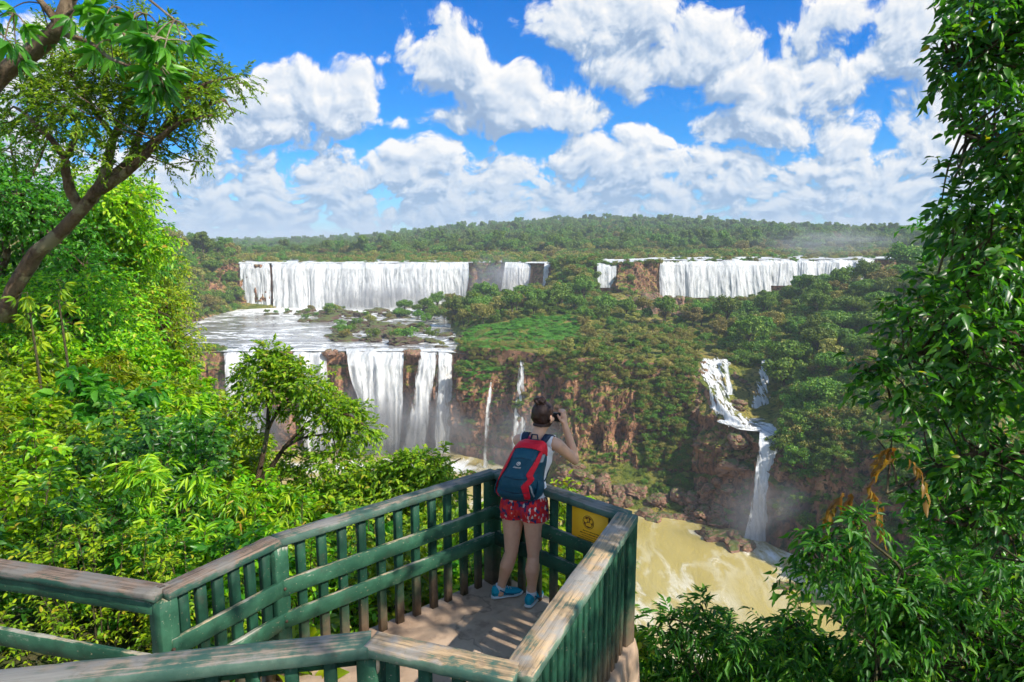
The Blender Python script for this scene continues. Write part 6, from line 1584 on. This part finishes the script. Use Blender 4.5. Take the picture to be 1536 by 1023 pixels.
# right-hand frame: big dark tree
lim = [(W3([(1900, 1500, 6.2), (1800, 900, 6.2), (1700, 500, 6.2), (1660, 100, 6.2), (1640, -300, 6.2)]), .22, .10)]
for P in [[(1700, 560, 6.2), (1600, 500, 5.9), (1480, 500, 5.6), (1380, 530, 5.5), (1310, 560, 5.5)], [(1680, 300, 6.2), (1580, 240, 5.9), (1500, 220, 5.7), (1440, 200, 5.6)], [(1650, 60, 6.2), (1560, 40, 5.8), (1480, 60, 5.6), (1420, 110, 5.5)],
          [(1740, 700, 6.2), (1600, 680, 5.8), (1450, 680, 5.5), (1330, 740, 5.3)], [(1690, 430, 6.2), (1580, 390, 5.8), (1480, 400, 5.7), (1400, 430, 5.7)], [(1640, -100, 6.2), (1560, -60, 5.8), (1480, -20, 5.6)], [(1780, 850, 6.2), (1640, 820, 5.7), (1500, 800, 5.4), (1400, 780, 5.3)]]: lim.append((W3(P), .05, .012))
edge = np.array([(-100, 1425), (0, 1432), (60, 1438), (130, 1425), (170, 1462), (230, 1450), (290, 1432), (330, 1445), (380, 1425), (430, 1395), (480, 1350), (530, 1330), (570, 1318), (620, 1345), (680, 1345), (730, 1350), (790, 1370), (840, 1380)], float)
q = random.Random(31); cl = []
for _ in range(160):
    py = q.uniform(-80, 860); e = float(np.interp(py, edge[:, 0], edge[:, 1])); px = e + 26 + (1600 - e) * q.random() ** 1.1; Y = 5.5 + q.uniform(-.5, 1.0)
    cl.append(C(px, py, Y, q.uniform(.14, .30), 13))
for (px, py) in [(1420, 20), (1415, 90), (1402, 115), (1440, 250), (1425, 285), (1440, 350), (1345, 490), (1310, 545), (1300, 560), (1330, 600), (1320, 660), (1350, 450), (1405, 60), (1430, 175), (1415, 310), (1418, 330), (1380, 420), (1335, 520), (1290, 560)]: cl.append(C(px + 8, py, 5.4, .09, 6))
ex = [('young_leaves', 'leaf_rust', at(1290, 745, 5.0), .16, 7, .13, .045, 'hanging rust-red young leaves'), ('young_leaves', 'leaf_rust', at(1350, 690, 5.1), .14, 6, .12, .04, 'hanging orange young leaves')]
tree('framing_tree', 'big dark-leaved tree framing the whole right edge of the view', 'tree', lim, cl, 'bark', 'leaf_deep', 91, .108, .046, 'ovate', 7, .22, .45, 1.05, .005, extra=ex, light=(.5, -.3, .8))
# more depth behind it
lim = [(W3([(1750, 1300, 9), (1640, 900, 9), (1600, 500, 9)]), .12, .05)] + [(W3([(1620, 700 - k * 80, 9), (1540, 640 - k * 70, 9), (1460, 660 - k * 60, 9)]), .03, .01) for k in range(5)]
cl = [C(q.uniform(1400, 1580), q.uniform(330, 860), 9 + q.uniform(-.8, .8), .45, 22) for _ in range(46)]
tree('background_tree', 'leafy tree glimpsed through the gaps of the big dark tree on the right', 'tree', lim, cl, 'bark', 'leaf_emerald', 92, .12, .055, 'card', 7, .24, .4, 1.0)
# bright compound-leaved bush, lower right
lim = [(W3([(1420, 1300, 5), (1390, 1050, 4.9), (1370, 900, 4.8)]), .05, .02), (W3([(1385, 980, 4.9), (1300, 860, 4.7), (1240, 820, 4.6), (1200, 830, 4.6)]), .018, .006), (W3([(1385, 960, 4.9), (1350, 850, 4.7), (1290, 800, 4.6)]), .018, .006), (W3([(1390, 1040, 4.9), (1300, 960, 4.7), (1220, 910, 4.6)]), .016, .006), (W3([(1400, 1000, 4.9), (1460, 880, 4.8), (1500, 820, 4.8)]), .02, .008)]
cl = []
for _ in range(105):
    px, py = q.uniform(1255, 1590), q.uniform(840, 1120)
    if py < 805 + abs(px - 1340) * .2 or (px < 1290 and py > 890): continue
    cl.append(C(px, py, 4.75 + q.uniform(-.35, .5), q.uniform(.12, .22), 14))
for (px, py) in [(1225, 830), (1215, 860), (1240, 810), (1270, 790), (1300, 785)]: cl.append(C(px, py, 4.6, .1, 10))
tree('emerald_bush', 'emerald bush with drooping compound leaves at the lower right', 'bush', lim, cl, 'twig', 'leaf_mid', 93, .095, .030, 'lance', 10, .22, .55, 1.15, .004)
lim = [(W3([(1100, 1250, 5.4), (1095, 1080, 5.3), (1090, 960, 5.2)]), .035, .012), (W3([(1098, 1100, 5.3), (1030, 980, 5.2), (1000, 930, 5.1)]), .014, .005), (W3([(1095, 1050, 5.3), (1150, 960, 5.3), (1200, 930, 5.4)]), .014, .005), (W3([(1090, 1000, 5.2), (1060, 930, 5.2), (1050, 905, 5.2)]), .01, .004)]
cl = [C(px, py, 5.2 + q.uniform(-.25, .35), r, m) for (px, py, r, m) in [(1050, 915, .10, 14), (1010, 935, .13, 16), (985, 965, .12, 14), (1040, 950, .16, 22), (1080, 945, .15, 20), (1110, 960, .16, 20), (1150, 945, .14, 18), (1190, 950, .14, 18), (1220, 965, .12, 14), (1000, 990, .16, 22), (1050, 995, .2, 30), (1100, 1000, .2, 30), (1150, 990, .2, 30), (1200, 1000, .2, 30), (1240, 1000, .2, 28), (980, 1030, .18, 26), (1030, 1040, .22, 34), (1090, 1050, .22, 34), (1150, 1045, .22, 34), (1210, 1050, .22, 34), (1260, 1050, .22, 34), (1000, 1090, .25, 34), (1080, 1100, .25, 34), (1160, 1100, .25, 34), (1240, 1100, .25, 34)]]
tree('narrow_leaved_bush', 'bush with narrow willow-like leaves at the bottom, right of the lookout', 'bush', lim, cl, 'twig', 'leaf_mid', 94, .11, .024, 'lance', 10, .20, .4, 1.1, .004)
for k, (px, Y, s, kd) in enumerate([(1010, 6.2, 1.0, 'bright'), (1120, 6.5, 1.2, 'small'), (1240, 6.4, 1.2, 'bright'), (1330, 6.0, 1.3, 'bright'), (1430, 6.0, 1.4, 'deep'), (1520, 6.2, 1.5, 'deep'), (1180, 7.2, 1.1, 'small'), (1290, 7.4, 1.2, 'bright')]):
    x = float(UPX(px)) * Y; t = put_shrub(kd, x, Y, s, ('sunlit' if kd != 'deep' else 'dark green') + ' shrub low behind the bushes in the bottom right corner', 'shrubs low on the right', rs=rs_); t.location.z = at(px, 985 + (k % 3) * 14, Y).z - 1.5 * s
# ferny tufts on the edge of the rock under the corner post
# shade tree beside the lookout, to the right out of view: its crown dapples the floor

sT = [np.array(v) for v in ((0.05, 4.85, 1.45), (0.02, 4.85, 1.05), (0.0, 4.9, .6), (.1, 4.8, .2), (0.35, 5.0, .6), (.62, 4.7, .75), (.85, 4.45, .9), (.72, 4.25, .8), (-.35, 5.05, .6), (-.15, 5.3, .7), (-.65, 4.8, .3), (.15, 4.3, 0), (.35, 4.0, 0), (-.25, 4.75, 0), (.25, 3.6, 0), (-.3, 4.2, 0))]
S_ = np.array(sund[:]); q = random.Random(77); cl = []
for v in sT:
    for _ in range(2):
        t_ = q.uniform(5.6, 7.6); cl.append((v + S_ * t_, q.uniform(.22, .34), 13))
for _ in range(26):
    cl.append((np.array((q.uniform(3.2, 6.5), q.uniform(-1.5, 2.2), q.uniform(3.6, 6.5))) + 0, .35, 14))
lit_ = [np.array(v) for v in ((-.1, 2.95, .95), (.05, 3.2, .95), (.2, 3.45, .95), (.36, 3.7, .95), (.5, 3.9, .95), (-.5, 3.0, .95), (-.56, 4.5, 0), (-.85, 4.35, 0), (-1.4, 4.0, .8), (-1.0, 4.4, .8), (-1.8, 3.6, .8))]
cl = [c for c in cl if min(np.linalg.norm(np.cross(c[0] - v, S_)) for v in lit_) > .42]
cl = [c for c in cl if c[0][0] / max(c[0][1], .05) > 1.0 or c[0][1] < 0]
base_ = np.array((6.2, .3, -3.0))
lim = [([base_, np.array((5.9, .4, 1.0)), np.array((5.2, .8, 3.6)), np.array((4.3, 1.3, 5.2))], .16, .05)]
for c in cl[::5]: lim.append(([np.array((5.2, .8, 3.6)), (np.array((5.2, .8, 3.6)) + c[0]) / 2 + [0, 0, .2], c[0]], .04, .01))
tree('shade_tree', 'tree beside the lookout whose crown dapples the platform floor', 'tree', lim, cl, 'bark', 'leaf_deep', 95, .11, .05, 'card', 7, .22, .4, 1.0, .005)
# ------------------------------------------------------------------ air and spray
def vol_mat(name, density, color=(1, 1, 1), noise=None, aniso=0.2):
    m, T, out = new_mat(name)
    v = T.node('ShaderNodeVolumePrincipled'); v.inputs['Color'].default_value = (*color, 1); v.inputs['Anisotropy'].default_value = aniso
    v.inputs['Density'].default_value = density
    if noise:
        tc = T.node('ShaderNodeTexCoord'); P = tc.outputs['Object']
        r = T.v('LENGTH', P); fall_ = T.ss(r, 0.15, 1.0, 1.0, 0.0)
        n = T.noise(P, noise, 3.0, 0.6)
        T.l.new(T.m('MULTIPLY', T.m('MULTIPLY', fall_, density), T.ss(n, 0.32, 0.72)), v.inputs['Density'])
    T.l.new(v.outputs[0], out.inputs['Volume']); return m
def mist(c, r, density, label, seed=0, noise=2.2):
    bm = bmesh.new(); bmesh.ops.create_icosphere(bm, subdivisions=3, radius=1.0); me = bpy.data.meshes.new('mist'); bm.to_mesh(me); bm.free()
    me.materials.append(vol_mat('spray', density, (1, 1, 1), noise)); o = link('mist', me, kind='stuff'); o.location = c; o.scale = r; o['label'] = label
    return o
def mp_(px, Y, z): return (float(UPX(px)) * Y, Y, z)
mist(mp_(570, 310, -24), (44, 12, 10), 0.16, 'spray along the foot of the wide far curtain')
mist(mp_(745, 312, -17), (20, 14, 16), 0.13, 'spray in the recess right of the wide far curtain')
mist(mp_(1230, 320, 2), (44, 22, 9), 0.035, 'spray drifting above the long low waterfall')
mist(mp_(360, 182, -50), (17, 9, 18), 0.26, 'spray at the foot of the left lower waterfall')
mist(mp_(560, 180, -50), (18, 9, 18), 0.28, 'spray at the foot of the tall dense waterfall')
mist(mp_(650, 177, -50), (15, 9, 17), 0.20, 'spray at the foot of the split waterfall')
mist(mp_(775, 162, -48), (18, 9, 16), 0.08, 'spray drifting along the cliff')
mist(mp_(1175, 124, -50), (14, 7, 10), 0.16, 'spray round the plunge waterfall')
bm = bmesh.new(); bmesh.ops.create_cube(bm, size=1.0); me = bpy.data.meshes.new('haze'); bm.to_mesh(me); bm.free()
me.materials.append(vol_mat('haze_air', 0.00028, (0.80, 0.90, 1.0), None, 0.0))
hz = link('haze', me, kind='stuff'); hz.scale = (9000, 7600, 62 + 70); hz.location = (0, 3500, (-62 + 70) / 2 - 1)

# labels that several things still share are told apart by their order in the view
ORD = 'first second third fourth fifth sixth seventh eighth ninth tenth eleventh twelfth thirteenth fourteenth fifteenth sixteenth'.split()
by = {}
for o in COL.objects:
    if o.parent is None and 'label' in o and 'category' in o: by.setdefault(o['label'], []).append(o)
for lb, os_ in by.items():
    if 1 < len(os_) <= 16:
        os_.sort(key=lambda o: o.location.x / max(o.location.y, .1))
        for k, o in enumerate(os_):
            w = (', leftmost' if k == 0 else ', rightmost' if k == len(os_) - 1 else ', ' + ORD[k] + ' from the left')
            if len((lb + w).split()) <= 16: o['label'] = lb + w
